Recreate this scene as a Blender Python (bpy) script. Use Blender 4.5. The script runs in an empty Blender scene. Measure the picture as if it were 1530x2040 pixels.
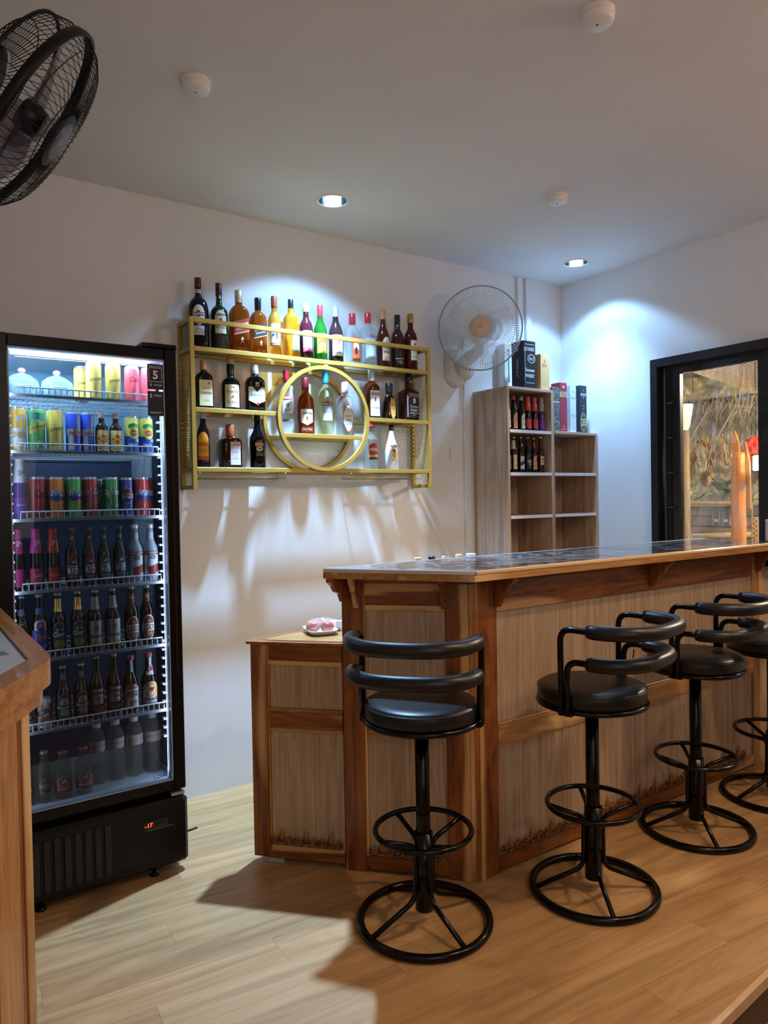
import bpy, bmesh, math, random
from mathutils import Vector, Matrix, Quaternion
random.seed(7)
PI = math.pi
SC = bpy.context.scene
COL = SC.collection

# ------------------------------------------------------------------ camera
YAW, PITCH, ROLL = -0.602, -0.0187, -0.0176
_f = Vector((-math.sin(YAW) * math.cos(PITCH), math.cos(YAW) * math.cos(PITCH), math.sin(PITCH)))
_r = _f.cross(Vector((0, 0, 1))).normalized()
_u = _r.cross(_f)
_r2 = math.cos(ROLL) * _r + math.sin(ROLL) * _u
_u2 = -math.sin(ROLL) * _r + math.cos(ROLL) * _u
cam_data = bpy.data.cameras.new('camera')
cam = bpy.data.objects.new('camera', cam_data)
COL.objects.link(cam)
cam.matrix_world = Matrix(((_r2.x, _u2.x, -_f.x, 0), (_r2.y, _u2.y, -_f.y, 0), (_r2.z, _u2.z, -_f.z, 1.4), (0, 0, 0, 1)))
cam_data.sensor_fit = 'VERTICAL'
cam_data.sensor_height = 24.0
cam_data.sensor_width = 18.0
cam_data.lens = 24.0 * 1431.0 / 2040.0
cam_data.clip_start = 0.02
SC.camera = cam

# ------------------------------------------------------------------ world, lights, exposure
D, XR, ZC = 3.31, 3.74, 2.797
world = bpy.data.worlds.new('night')
SC.world = world
world.use_nodes = True
world.node_tree.nodes['Background'].inputs[0].default_value = (0.9, 0.72, 0.60, 1)
world.node_tree.nodes['Background'].inputs[1].default_value = 0.10

def lamp(name, kind, loc, energy, color, size=0.1, target=None, spot=None, blend=0.15, size_y=None):
    l = bpy.data.lights.new(name, kind)
    l.energy = energy
    l.color = color
    if kind == 'AREA':
        l.size = size
        if size_y:
            l.shape = 'RECTANGLE'; l.size_y = size_y
    else:
        l.shadow_soft_size = size
    if kind == 'SPOT':
        l.spot_size = spot; l.spot_blend = blend
    o = bpy.data.objects.new(name, l)
    COL.objects.link(o)
    o.location = loc
    if target is not None:
        o.rotation_euler = (Vector(target) - Vector(loc)).to_track_quat('-Z', 'Y').to_euler()
    return o

COOL = (0.39, 0.64, 1.0)
BLUE = (0.30, 0.60, 1.0)
WARM = (1.0, 0.72, 0.52)
DL = [(1.742, 2.915), (3.438, 2.915)]
for k, (x, y) in enumerate(DL):
    lamp('downlight_beam', 'SPOT', (x, y, 2.79), (26, 24)[k], BLUE, 0.03, (x, y, 0), math.radians(118), 0.25)
    lamp('downlight_core', 'SPOT', (x, y, 2.785), (640, 125)[k], (COOL, BLUE)[k], 0.03, (x, y, 0), math.radians(86), 1.0)
# the warm lamps of the room behind the photographer
lamp('room_lamp', 'POINT', (0.55, -0.75, 2.35), 9, WARM, 0.16)
lamp('room_lamp', 'POINT', (3.1, 0.05, 2.45), 25, WARM, 0.10)
lamp('room_lamp', 'SPOT', (2.35, 0.55, 2.78), 74, (1.0, 0.65, 0.36), 0.06, (2.35, 1.0, 0), math.radians(120), 0.4)
lamp('room_fill', 'AREA', (0.3, -1.3, 1.9), 8, (1.0, 0.84, 0.76), 1.6, (1.4, 2.5, 1.4))  # added soft warm fill, not a lamp of the room
SC.view_settings.view_transform = 'Standard'
SC.view_settings.look = 'None'
SC.view_settings.gamma = 1
SC.view_settings.use_curve_mapping = False
SC.view_settings.exposure = 0.22
SC.cycles.use_denoising = True
SC.cycles.max_bounces = 10
SC.cycles.transmission_bounces = 8
SC.cycles.transparent_max_bounces = 16
SC.cycles.caustics_reflective = False
SC.cycles.caustics_refractive = False
SC.cycles.sample_clamp_indirect = 4.0

# ------------------------------------------------------------------ colours and materials
def lin(c):
    if isinstance(c, str):
        c = c.lstrip('#'); c = tuple(int(c[i:i + 2], 16) / 255 for i in (0, 2, 4))
    return tuple(x / 12.92 if x <= 0.04045 else ((x + 0.055) / 1.055) ** 2.4 for x in c)

_M = {}
def mat(name, color='#808080', rough=0.5, metal=0.0, trans=0.0, ior=1.45, emit=None, es=0.0, alpha=1.0, coat=0.0, spec=0.5):
    if name in _M:
        return _M[name]
    m = bpy.data.materials.new(name); m.use_nodes = True
    b = m.node_tree.nodes['Principled BSDF']
    b.inputs['Base Color'].default_value = (*lin(color), 1)
    b.inputs['Roughness'].default_value = rough
    b.inputs['Metallic'].default_value = metal
    b.inputs['Transmission Weight'].default_value = trans
    b.inputs['IOR'].default_value = ior
    b.inputs['Alpha'].default_value = alpha
    b.inputs['Coat Weight'].default_value = coat
    b.inputs['Specular IOR Level'].default_value = spec
    if emit:
        b.inputs['Emission Color'].default_value = (*lin(emit), 1)
        b.inputs['Emission Strength'].default_value = es
    _M[name] = m
    return m

def nodes(m):
    nt = m.node_tree
    return nt, nt.nodes, nt.links, nt.nodes['Principled BSDF']

def ramp(nt, fac, stops, interp='LINEAR'):
    r = nt.nodes.new('ShaderNodeValToRGB')
    r.color_ramp.interpolation = interp
    els = r.color_ramp.elements
    while len(els) < len(stops):
        els.new(0.5)
    for e, (p, c) in zip(els, stops):
        e.position = p; e.color = (*lin(c), 1)
    nt.links.new(fac, r.inputs[0])
    return r.outputs[0]

def coords(nt, scale, rand=True):
    tc = nt.nodes.new('ShaderNodeTexCoord')
    mp = nt.nodes.new('ShaderNodeMapping')
    nt.links.new(tc.outputs['Object'], mp.inputs['Vector'])
    mp.inputs['Scale'].default_value = scale
    if rand:
        oi = nt.nodes.new('ShaderNodeObjectInfo')
        mu = nt.nodes.new('ShaderNodeMath'); mu.operation = 'MULTIPLY'; mu.inputs[1].default_value = 37.0
        nt.links.new(oi.outputs['Random'], mu.inputs[0])
        cx = nt.nodes.new('ShaderNodeCombineXYZ')
        for i in range(3):
            nt.links.new(mu.outputs[0], cx.inputs[i])
        nt.links.new(cx.outputs[0], mp.inputs['Location'])
    return mp.outputs['Vector']

def noise(nt, vec, scale, detail=4, rough=0.55, dist=0.0):
    n = nt.nodes.new('ShaderNodeTexNoise')
    nt.links.new(vec, n.inputs['Vector'])
    n.inputs['Scale'].default_value = scale
    n.inputs['Detail'].default_value = detail
    n.inputs['Roughness'].default_value = rough
    n.inputs['Distortion'].default_value = dist
    return n.outputs['Fac']

def mix(nt, fac, a, b, mode='MIX'):
    m = nt.nodes.new('ShaderNodeMix'); m.data_type = 'RGBA'; m.blend_type = mode
    for sock, v in ((m.inputs[0], fac), (m.inputs[6], a), (m.inputs[7], b)):
        if hasattr(v, 'is_linked') or hasattr(v, 'links'):
            nt.links.new(v, sock)
        elif isinstance(v, (int, float)):
            sock.default_value = v
        else:
            sock.default_value = (*lin(v), 1)
    return m.outputs[2]

def bump(nt, h, strength, dist=0.002):
    b = nt.nodes.new('ShaderNodeBump')
    b.inputs['Strength'].default_value = strength
    b.inputs['Distance'].default_value = dist
    nt.links.new(h, b.inputs['Height'])
    nt.links.new(b.outputs[0], nt.nodes['Principled BSDF'].inputs['Normal'])

def wood(name, axis, dark, mid, light, sap=None, rough=0.35, across=9.0, along=1.4, knots=True, coat=0.15):
    if name in _M:
        return _M[name]
    m = mat(name, rough=rough, coat=coat); nt, N, L, b = nodes(m)
    sc = [across] * 3; sc['xyz'.index(axis)] = along
    v = coords(nt, sc)
    g = noise(nt, v, 1.3, 6, 0.62, 2.3)
    col = ramp(nt, g, [(0.30, dark), (0.47, mid), (0.62, light), (0.78, mid)])
    sc2 = [across * 9] * 3; sc2['xyz'.index(axis)] = along * 1.4
    fine = noise(nt, coords(nt, sc2), 1.0, 3, 0.6)
    col = mix(nt, 0.30, col, ramp(nt, fine, [(0.35, dark), (0.6, light)]), 'MIX')
    if sap:
        sc3 = [across * 0.55] * 3; sc3['xyz'.index(axis)] = along * 0.35
        s = noise(nt, coords(nt, sc3), 1.0, 2, 0.4, 0.6)
        f = ramp(nt, s, [(0.57, '#000000'), (0.61, '#ffffff')])
        col = mix(nt, f, col, sap)
    if knots:
        vo = nt.nodes.new('ShaderNodeTexVoronoi')
        sc4 = [6.0] * 3; sc4['xyz'.index(axis)] = 3.2
        nt.links.new(coords(nt, sc4), vo.inputs['Vector']); vo.inputs['Scale'].default_value = 0.8
        k = ramp(nt, vo.outputs['Distance'], [(0.03, '#ffffff'), (0.11, '#000000')])
        col = mix(nt, k, col, dark)
    L.new(col, b.inputs['Base Color'])
    bump(nt, fine, 0.25, 0.0008)
    return m

TEAK = dict(dark='#42210e', mid='#7b4420', light='#9c6030', sap='#c69c6a')
def teak(axis):
    return wood('teak_' + axis, axis, **TEAK)
def teak_pale(axis):
    return wood('teak_pale_' + axis, axis, dark='#7a4c24', mid='#a5753f', light='#bf9058', sap='#d4b07c')
def panel_wood(axis='z'):
    return wood('ash_laminate_' + axis, axis, dark='#8a7462', mid='#a8937c', light='#bda78f', rough=0.5, across=16, along=1.0, knots=False, coat=0)
def cab_wood(axis='z'):
    return wood('oak_laminate_' + axis, axis, dark='#8a6c56', mid='#b59a82', light='#cbb29b', rough=0.5, across=5, along=0.5, knots=False, coat=0)

# ------------------------------------------------------------------ mesh builder
class MB:
    def __init__(s):
        s.v = []; s.f = []; s.m = []; s.sm = []
    def add(s, verts, faces, mi=0, smooth=False):
        o = len(s.v); s.v.extend([tuple(p) for p in verts])
        for f in faces:
            s.f.append(tuple(i + o for i in f)); s.m.append(mi); s.sm.append(smooth)
        return s
    def box(s, c, d, mi=0, rz=0.0, bev=0.0):
        hx, hy, hz = d[0] / 2, d[1] / 2, d[2] / 2
        ca, sa = math.cos(rz), math.sin(rz)
        if bev <= 0:
            P = [(x, y, z) for z in (-hz, hz) for x, y in ((-hx, -hy), (hx, -hy), (hx, hy), (-hx, hy))]
            F = [(3, 2, 1, 0), (4, 5, 6, 7), (0, 1, 5, 4), (1, 2, 6, 5), (2, 3, 7, 6), (3, 0, 4, 7)]
        else:
            bm = bmesh.new(); bmesh.ops.create_cube(bm, size=1)
            for v in bm.verts:
                v.co = Vector((v.co.x * d[0], v.co.y * d[1], v.co.z * d[2]))
            bmesh.ops.bevel(bm, geom=bm.edges[:], offset=min(bev, min(d) * 0.45), segments=1, affect='EDGES')
            P = [tuple(v.co) for v in bm.verts]; F = [tuple(v.index for v in f.verts) for f in bm.faces]
            bm.free()
        P = [(c[0] + x * ca - y * sa, c[1] + x * sa + y * ca, c[2] + z) for x, y, z in P]
        return s.add(P, F, mi)
    def prism(s, poly, z0, z1, mi=0):
        n = len(poly)
        P = [(x, y, z0) for x, y in poly] + [(x, y, z1) for x, y in poly]
        F = [tuple(range(n - 1, -1, -1)), tuple(range(n, 2 * n))] + [(i, (i + 1) % n, n + (i + 1) % n, n + i) for i in range(n)]
        return s.add(P, F, mi)
    def prism_dir(s, pts, off, mi=0):
        """closed 3-D polygon pushed along the vector off"""
        n = len(pts); o = Vector(off)
        P = [tuple(p) for p in pts] + [tuple(Vector(p) + o) for p in pts]
        F = [tuple(range(n - 1, -1, -1)), tuple(range(n, 2 * n))] + [(i, (i + 1) % n, n + (i + 1) % n, n + i) for i in range(n)]
        return s.add(P, F, mi)
    def lathe(s, prof, c=(0, 0, 0), n=24, mi=0, smooth=True, sec=None, cap=True):
        """prof: (r, z) from bottom to top"""
        P = []; F = []
        for r, z in prof:
            for k in range(n):
                a = 2 * PI * k / n
                if sec:
                    x, y = sec(a, r, z)
                else:
                    x, y = r * math.cos(a), r * math.sin(a)
                P.append((c[0] + x, c[1] + y, c[2] + z))
        for j in range(len(prof) - 1):
            for k in range(n):
                a, b = j * n + k, j * n + (k + 1) % n
                F.append((a, b, b + n, a + n))
        if cap:
            F.append(tuple(range(n - 1, -1, -1))); F.append(tuple(range((len(prof) - 1) * n, len(prof) * n)))
        return s.add(P, F, mi, smooth)
    def tube(s, path, r, n=8, mi=0, closed=False, rr=None):
        pts = [Vector(p) for p in path]; m = len(pts)
        def tan(i):
            if closed:
                return (pts[(i + 1) % m] - pts[i - 1]).normalized()
            return (pts[min(i + 1, m - 1)] - pts[max(i - 1, 0)]).normalized()
        t = tan(0); ref = Vector((0, 0, 1)) if abs(t.z) < 0.9 else Vector((1, 0, 0))
        nrm = (ref - t * ref.dot(t)).normalized(); P = []
        for i in range(m):
            t2 = tan(i); ax = t.cross(t2)
            if ax.length > 1e-7:
                nrm = Quaternion(ax.normalized(), t.angle(t2)) @ nrm
            t = t2; bn = t.cross(nrm); R = rr[i] if rr else r
            for k in range(n):
                a = 2 * PI * k / n
                P.append(pts[i] + (nrm * math.cos(a) + bn * math.sin(a)) * R)
        F = []
        for i in range(m if closed else m - 1):
            for k in range(n):
                a, b = i * n + k, i * n + (k + 1) % n
                c2, d2 = ((i + 1) % m) * n + (k + 1) % n, ((i + 1) % m) * n + k
                F.append((a, b, c2, d2))
        if not closed:
            F.append(tuple(range(n - 1, -1, -1))); F.append(tuple((m - 1) * n + k for k in range(n)))
        return s.add(P, F, mi, True)
    def ring(s, c, R, r, n=48, m=8, mi=0):
        return s.tube([(c[0] + R * math.cos(2 * PI * k / n), c[1] + R * math.sin(2 * PI * k / n), c[2]) for k in range(n)], r, m, mi, True)
    def sphere(s, c, r, n=12, mi=0, sc=(1, 1, 1)):
        prof = [(max(r * math.sin(PI * k / n), 1e-5), -r * math.cos(PI * k / n)) for k in range(n + 1)]
        o = len(s.v)
        s.lathe(prof, (0, 0, 0), n * 2, mi)
        for i in range(o, len(s.v)):
            x, y, z = s.v[i]; s.v[i] = (c[0] + x * sc[0], c[1] + y * sc[1], c[2] + z * sc[2])
        return s
    def mesh(s, name, mats, origin=(0, 0, 0)):
        me = bpy.data.meshes.new(name)
        ox, oy, oz = origin
        me.from_pydata([(x - ox, y - oy, z - oz) for x, y, z in s.v], [], s.f)
        for mm in (mats if isinstance(mats, (list, tuple)) else [mats]):
            me.materials.append(mm)
        me.polygons.foreach_set('material_index', s.m)
        me.polygons.foreach_set('use_smooth', s.sm)
        me.update()
        return me
    def build(s, name, mats, parent=None, origin=None, kind=None):
        """verts are in world space (parents stand unrotated); origin = the object's own origin in world space"""
        base = wloc(parent)
        if origin is None:
            origin = base
        o = bpy.data.objects.new(name, s.mesh(name, mats, origin))
        COL.objects.link(o)
        o.location = Vector(origin) - base
        if parent: o.parent = parent
        if kind: o['kind'] = kind
        return o

_W = {}
def wloc(o):
    v = Vector((0, 0, 0))
    while o is not None:
        v = v + Vector(o.location); o = o.parent
    return v

def tag(o, label, cat, group=None):
    o['label'] = label; o['category'] = cat
    if group: o['group'] = group
    return o

def thing(name, loc, label, cat, group=None):
    o = bpy.data.objects.new(name, None); COL.objects.link(o); o.location = loc
    o.empty_display_size = 0.1
    return tag(o, label, cat, group)

def piece(name, parent, c, d, m, rz=0.0, bev=0.002, label=None):
    """one box with its own origin at its centre"""
    me = MB().box((0, 0, 0), d, 0, 0, bev).mesh(name, m)
    o = bpy.data.objects.new(name, me); COL.objects.link(o)
    o.location = Vector(c) - wloc(parent); o.rotation_euler = (0, 0, rz)
    if parent: o.parent = parent
    if label: o['label'] = label
    return o

def copy_tree(o, parent=None):
    c = o.copy(); COL.objects.link(c); c.parent = parent
    for ch in [x for x in o.children]:
        copy_tree(ch, c)
    return c

def clip(poly, a, b, c):
    """keep the part of poly where a*x + b*y <= c"""
    out = []
    for i in range(len(poly)):
        p, q = poly[i], poly[(i + 1) % len(poly)]
        dp, dq = a * p[0] + b * p[1] - c, a * q[0] + b * q[1] - c
        if dp <= 0: out.append(p)
        if dp * dq < 0:
            t = dp / (dp - dq); out.append((p[0] + t * (q[0] - p[0]), p[1] + t * (q[1] - p[1])))
    return out

def area(poly):
    return abs(sum(poly[i][0] * poly[(i + 1) % len(poly)][1] - poly[(i + 1) % len(poly)][0] * poly[i][1] for i in range(len(poly)))) / 2

# flat lettering as mesh: returns verts (x, z) centred on 0 with the given cap height
_T = {}
def letters(txt, h, maxw=None, bold=0.0, shear=0.0):
    key = (txt, bold, shear)
    if key not in _T:
        cu = bpy.data.curves.new('lettering', 'FONT'); cu.body = txt; cu.size = 1.0
        cu.align_x = 'CENTER'; cu.resolution_u = 2; cu.offset = bold; cu.shear = shear
        ob = bpy.data.objects.new('lettering', cu); COL.objects.link(ob)
        dg = bpy.context.evaluated_depsgraph_get()
        me = ob.evaluated_get(dg).to_mesh()
        V = [(v.co.x, v.co.y) for v in me.vertices]; F = [tuple(p.vertices) for p in me.polygons]
        ob.evaluated_get(dg).to_mesh_clear()
        bpy.data.objects.remove(ob); bpy.data.curves.remove(cu)
        if V:
            x0, x1 = min(p[0] for p in V), max(p[0] for p in V); y0, y1 = min(p[1] for p in V), max(p[1] for p in V)
            V = [(x - (x0 + x1) / 2, y - (y0 + y1) / 2) for x, y in V]
            _T[key] = (V, F, x1 - x0, y1 - y0)
        else:
            _T[key] = ([], [], 1, 1)
    V, F, w, hh = _T[key]
    k = h / max(hh, 1e-6)
    kx = k if not maxw or w * k <= maxw else maxw / w
    return [(x * kx, y * k) for x, y in V], F

# ------------------------------------------------------------------ room shell
def plaster(name, col):
    m = mat(name, col, 0.85); nt, N, L, b = nodes(m)
    v = coords(nt, (1, 1, 1), False)
    n = noise(nt, v, 2.2, 5, 0.6)
    L.new(ramp(nt, n, [(0.3, col), (0.7, tuple(min(1, x * 1.03) for x in [int(col[i:i + 2], 16) / 255 for i in (1, 3, 5)]))]), b.inputs['Base Color'])
    bump(nt, noise(nt, v, 38, 5, 0.65), 0.10, 0.002)
    return m
M_WALL = plaster('painted_plaster', '#dfe1e4')
M_CEIL = plaster('ceiling_paint', '#dcdbdb')
X0, Y0 = -0.85, -1.7

MB().box(((X0 + XR) / 2, D + 0.06, ZC / 2), (XR - X0 + 0.3, 0.12, ZC + 0.3)).build('wall_back', M_WALL, kind='structure')
MB().box((X0 - 0.06, (Y0 + D) / 2, ZC / 2), (0.12, D - Y0, ZC + 0.3)).build('wall_left', M_WALL, kind='structure')
WY0, WY1, WZ0, WZ1 = 0.75, 2.585, 1.02, 2.18       # opening of the window in the right wall
w = MB(); xm = XR + 0.06
w.box((xm, (WY1 + D) / 2, ZC / 2), (0.12, D - WY1, ZC + 0.3))
w.box((xm, (Y0 + WY0) / 2, ZC / 2), (0.12, WY0 - Y0, ZC + 0.3))
w.box((xm, (WY0 + WY1) / 2, (WZ0 - 0.15) / 2), (0.12, WY1 - WY0, WZ0 + 0.15))
w.box((xm, (WY0 + WY1) / 2, (WZ1 + ZC + 0.15) / 2), (0.12, WY1 - WY0, ZC + 0.15 - WZ1))
w.build('wall_right', M_WALL, kind='structure')

# ceiling with two round openings for the downlights
w = MB(); H = 0.15; RH = 0.068; ys = [Y0, DL[1][1] - H, DL[0][1] + H, D]
def quad(x0, y0, x1, y1): w.add([(x0, y0, ZC), (x0, y1, ZC), (x1, y1, ZC), (x1, y0, ZC)], [(0, 1, 2, 3)])
quad(X0, Y0, XR, DL[1][1] - H); quad(X0, DL[0][1] + H, XR, D)
for (x0, x1) in ((X0, DL[0][0] - H), (DL[0][0] + H, DL[1][0] - H), (DL[1][0] + H, XR)):
    quad(x0, DL[1][1] - H, x1, DL[0][1] + H)
for x, y in DL:
    n = 32; P = []
    for k in range(n):
        a = 2 * PI * k / n; c, s_ = math.cos(a), math.sin(a); q = H / max(abs(c), abs(s_))
        P += [(x + RH * c, y + RH * s_, ZC), (x + q * c, min(max(y + q * s_, DL[1][1] - H), DL[0][1] + H), ZC)]
    w.add(P, [(2 * k, 2 * ((k + 1) % n), 2 * ((k + 1) % n) + 1, 2 * k + 1) for k in range(n)])
w.build('ceiling', M_CEIL, kind='structure')
MB().box(((X0 + XR) / 2, (Y0 + D) / 2, ZC + 0.2), (XR - X0 + 0.3, D - Y0 + 0.2, 0.05)).build('ceiling_slab', M_CEIL, kind='structure')

# floor: vinyl oak planks laid at a slight angle, with a step down towards the viewer
FE = lambda x: 1.061 + (x - 1.755) * 0.080          # front edge of the raised floor
flo = MB().prism([(X0, FE(X0)), (XR, FE(XR)), (XR, D), (X0, D)], -0.15, -0.006).build('floor', mat('floor_screed', '#5b4a3a', 0.8), kind='structure')
m_pl = mat('oak_vinyl', rough=0.42); nt, N, L, b = nodes(m_pl)
oi = N.new('ShaderNodeObjectInfo')
v = coords(nt, (1.1, 13, 1))
g = noise(nt, v, 1.2, 6, 0.62, 1.2)
base = ramp(nt, g, [(0.28, '#9a7a50'), (0.5, '#bb9668'), (0.72, '#cca97a')])
tone = ramp(nt, oi.outputs['Random'], [(0.0, '#ece7e1'), (0.5, '#f6f2ec'), (1.0, '#ffffff')])
c_ = mix(nt, 1.0, base, tone, 'MULTIPLY')
sp = noise(nt, coords(nt, (3, 22, 1)), 1.6, 5, 0.7, 1.8)
c_ = mix(nt, ramp(nt, sp, [(0.60, '#000000'), (0.72, '#888888')]), c_, '#7d5f40')
L.new(c_, b.inputs['Base Color']); bump(nt, g, 0.12, 0.001)
ANG = math.radians(-4.6); PW, PL = 0.128, 1.05
ca, sa = math.cos(ANG), math.sin(ANG)
random.seed(11)
for i in range(-4, 30):
    off = (i * 0.37 % 1.0) * PL
    for j in range(-3, 6):
        u0, v0 = j * PL + off, i * PW
        q = [(u0 + 0.0003, v0 + 0.0003), (u0 + PL - 0.0003, v0 + 0.0003), (u0 + PL - 0.0003, v0 + PW - 0.0003), (u0 + 0.0003, v0 + PW - 0.0003)]
        q = [(0.525 + u * ca - v_ * sa, 2.124 - 9 * PW * 0 + (u * sa + v_ * ca) - 10 * PW) for u, v_ in q]
        cx, cy = sum(p[0] for p in q) / 4, sum(p[1] for p in q) / 4
        q = clip(q, -1, 0, -X0); q = clip(q, 1, 0, XR); q = clip(q, 0, 1, D); q = clip(q, 0.080, -1, -(1.061 - 1.755 * 0.080))
        if len(q) < 3 or area(q) < 0.002: continue
        cx = sum(p[0] for p in q) / len(q); cy = sum(p[1] for p in q) / len(q)
        # mesh in the plank's own turned frame so the grain runs along it
        loc = [((x - cx) * ca + (y - cy) * sa, -(x - cx) * sa + (y - cy) * ca) for x, y in q]
        o = bpy.data.objects.new('plank', MB().prism(loc, -0.006, 0.0).mesh('plank', m_pl)); COL.objects.link(o)
        o.location = (cx, cy, 0); o.rotation_euler = (0, 0, ANG); o.parent = flo
tr = MB(); pA, pB = (X0, FE(X0)), (XR, FE(XR))
tr.prism_dir([(pA[0], pA[1] - 0.012, -0.03), (pA[0], pA[1] - 0.012, 0.002), (pA[0], pA[1] + 0.004, 0.003), (pA[0], pA[1] + 0.004, -0.03)], (pB[0] - pA[0], pB[1] - pA[1], 0))
tr.build('trim_1', mat('floor_nosing', '#c9a57e', 0.35), kind='structure')
m_lo = mat('brown_floor_tile', rough=0.5); nt, N, L, b = nodes(m_lo)
L.new(ramp(nt, noise(nt, coords(nt, (1, 1, 1), False), 3, 5, 0.6), [(0.3, '#8a6a50'), (0.7, '#a88468')]), b.inputs['Base Color'])
MB().box(((X0 + XR) / 2, -0.3, -0.20), (XR - X0, 2.9, 0.1)).build('floor_lower', m_lo, kind='structure')

# ------------------------------------------------------------------ window in the right wall
M_ALU = mat('black_aluminium', '#15151a', 0.35, 0.0, coat=0.2)
M_PANE = mat('window_glass', '#d8d2c6', 0.35); nt, N, L, b = nodes(M_PANE)
tr_ = N.new('ShaderNodeBsdfTransparent'); ms = N.new('ShaderNodeMixShader'); gl = N.new('ShaderNodeBsdfGlossy'); gl.inputs['Roughness'].default_value = 0.02
m2 = N.new('ShaderNodeMixShader'); m2.inputs[0].default_value = 0.06
hz = ramp(nt, noise(nt, coords(nt, (1, 2.2, 1.4), False), 2.6, 4, 0.6, 1.5), [(0.40, '#202020'), (0.62, '#707070')])
L.new(hz, ms.inputs[0]); L.new(tr_.outputs[0], ms.inputs[1]); L.new(b.outputs[0], ms.inputs[2])
L.new(ms.outputs[0], m2.inputs[1]); L.new(gl.outputs[0], m2.inputs[2]); L.new(m2.outputs[0], N['Material Output'].inputs['Surface'])
win = bpy.data.objects.new('window_1', MB().mesh('window_1', M_ALU))
wf = MB(); xc = XR - 0.005
wf.box((xc, WY1 - 0.022, (WZ0 + WZ1) / 2), (0.11, 0.044, WZ1 - WZ0))
wf.box((xc, WY0 + 0.022, (WZ0 + WZ1) / 2), (0.11, 0.044, WZ1 - WZ0))
wf.box((xc, (WY0 + WY1) / 2, WZ1 - 0.024), (0.11, WY1 - WY0 - 0.088, 0.048))
wf.box((xc, (WY0 + WY1) / 2, WZ0 + 0.022), (0.11, WY1 - WY0 - 0.088, 0.044))
win = wf.build('window_1', M_ALU, kind='structure')
def sash(y0, y1, x, ml, mr, glass=True):
    s = MB(); z0, z1 = WZ0 + 0.05, WZ1 - 0.05
    s.box((x, y1 - ml / 2, (z0 + z1) / 2), (0.03, ml, z1 - z0)); s.box((x, y0 + mr / 2, (z0 + z1) / 2), (0.03, mr, z1 - z0))
    s.box((x, (y0 + y1 - ml + mr) / 2, z1 - 0.022), (0.03, y1 - y0 - ml - mr, 0.044)); s.box((x, (y0 + y1 - ml + mr) / 2, z0 + 0.03), (0.03, y1 - y0 - ml - mr, 0.06))
    f = s.build('sash', M_ALU, win)
    MB().box((x, (y0 + y1 - ml + mr) / 2, (z0 + z1) / 2), (0.005, y1 - y0 - ml - mr + 0.01, z1 - z0 - 0.08)).build('pane', M_PANE, f)
sash(1.935, 2.535, XR + 0.012, 0.105, 0.048)
sash(1.25, 1.925, XR - 0.028, 0.048, 0.05)
# vertical fly-screen track and its clips
s = MB().box((XR - 0.035, 2.505, 1.6), (0.012, 0.006, 1.05))
for z in (1.32, 1.52, 1.72, 1.92): s.box((XR - 0.03, 2.475, z), (0.02, 0.03, 0.006))
s.build('screen_track', mat('dark_grey_plastic', '#3a3c42', 0.5), win)

# ------------------------------------------------------------------ downlights and smoke detectors
M_WPLA = mat('white_plastic', '#e8e6e2', 0.4)
M_REFL = mat('mirror_reflector', '#c8d4e0', 0.12, 1.0)
for k, (x, y) in enumerate(DL):
    t = thing('downlight', (x, y, ZC), ['recessed round downlight above the gold bottle shelf', 'recessed round downlight above the wooden cabinet in the corner'][k], 'ceiling light', 'recessed ceiling downlights')
    MB().lathe([(0.078, ZC - 0.004), (0.083, ZC - 0.001), (0.083, ZC + 0.0), (0.068, ZC + 0.002), (0.066, ZC - 0.002), (0.07, ZC - 0.005), (0.078, ZC - 0.004)], (x, y, 0), 40, cap=False).build('trim_ring', M_WPLA, t)
    MB().lathe([(0.067, ZC), (0.064, ZC + 0.04), (0.058, ZC + 0.085), (0.045, ZC + 0.11), (0.01, ZC + 0.115)], (x, y, 0), 32, cap=False).build('reflector', M_REFL, t)
    m = MB()
    for a, b_ in ((-0.028, 0.0), (0.006, 0.012), (0.03, -0.006)):
        m.tube([(x + a, y + b_ - 0.012, ZC + 0.07), (x + a, y + b_ - 0.014, ZC + 0.02), (x + a, y + b_, ZC + 0.008), (x + a, y + b_ + 0.014, ZC + 0.02), (x + a, y + b_ + 0.012, ZC + 0.07)], 0.0055, 8)
    m.build('lamp_tube', mat('cool_lamp_tube', '#ffffff', emit='#c4ecff', es=9.0), t)
SDL = ['round white smoke detector on the ceiling near the black fan', 'round white smoke detector at the top edge of the picture', 'round white smoke detector on the ceiling left of the corner downlight']
for k, (x, y) in enumerate(((0.871, 2.33), (1.722, 1.372), (2.60, 2.312))):
    t = thing('smoke_detector', (x, y, ZC), SDL[k], 'smoke detector', 'ceiling smoke detectors')
    MB().lathe([(0.001, -0.036), (0.036, -0.036), (0.044, -0.032), (0.048, -0.024), (0.048, -0.020)], (x, y, ZC), 36, cap=False).build('cover', M_WPLA, t)
    MB().lathe([(0.048, -0.020), (0.044, -0.018), (0.044, -0.015), (0.050, -0.013), (0.050, 0.0)], (x, y, ZC), 36, cap=False).build('base', M_WPLA, t)
    MB().lathe([(0.003, -0.0375), (0.003, -0.030)], (x, y, ZC), 10).build('indicator', mat('dark_dot', '#221c1c', 0.5), t)

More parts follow.
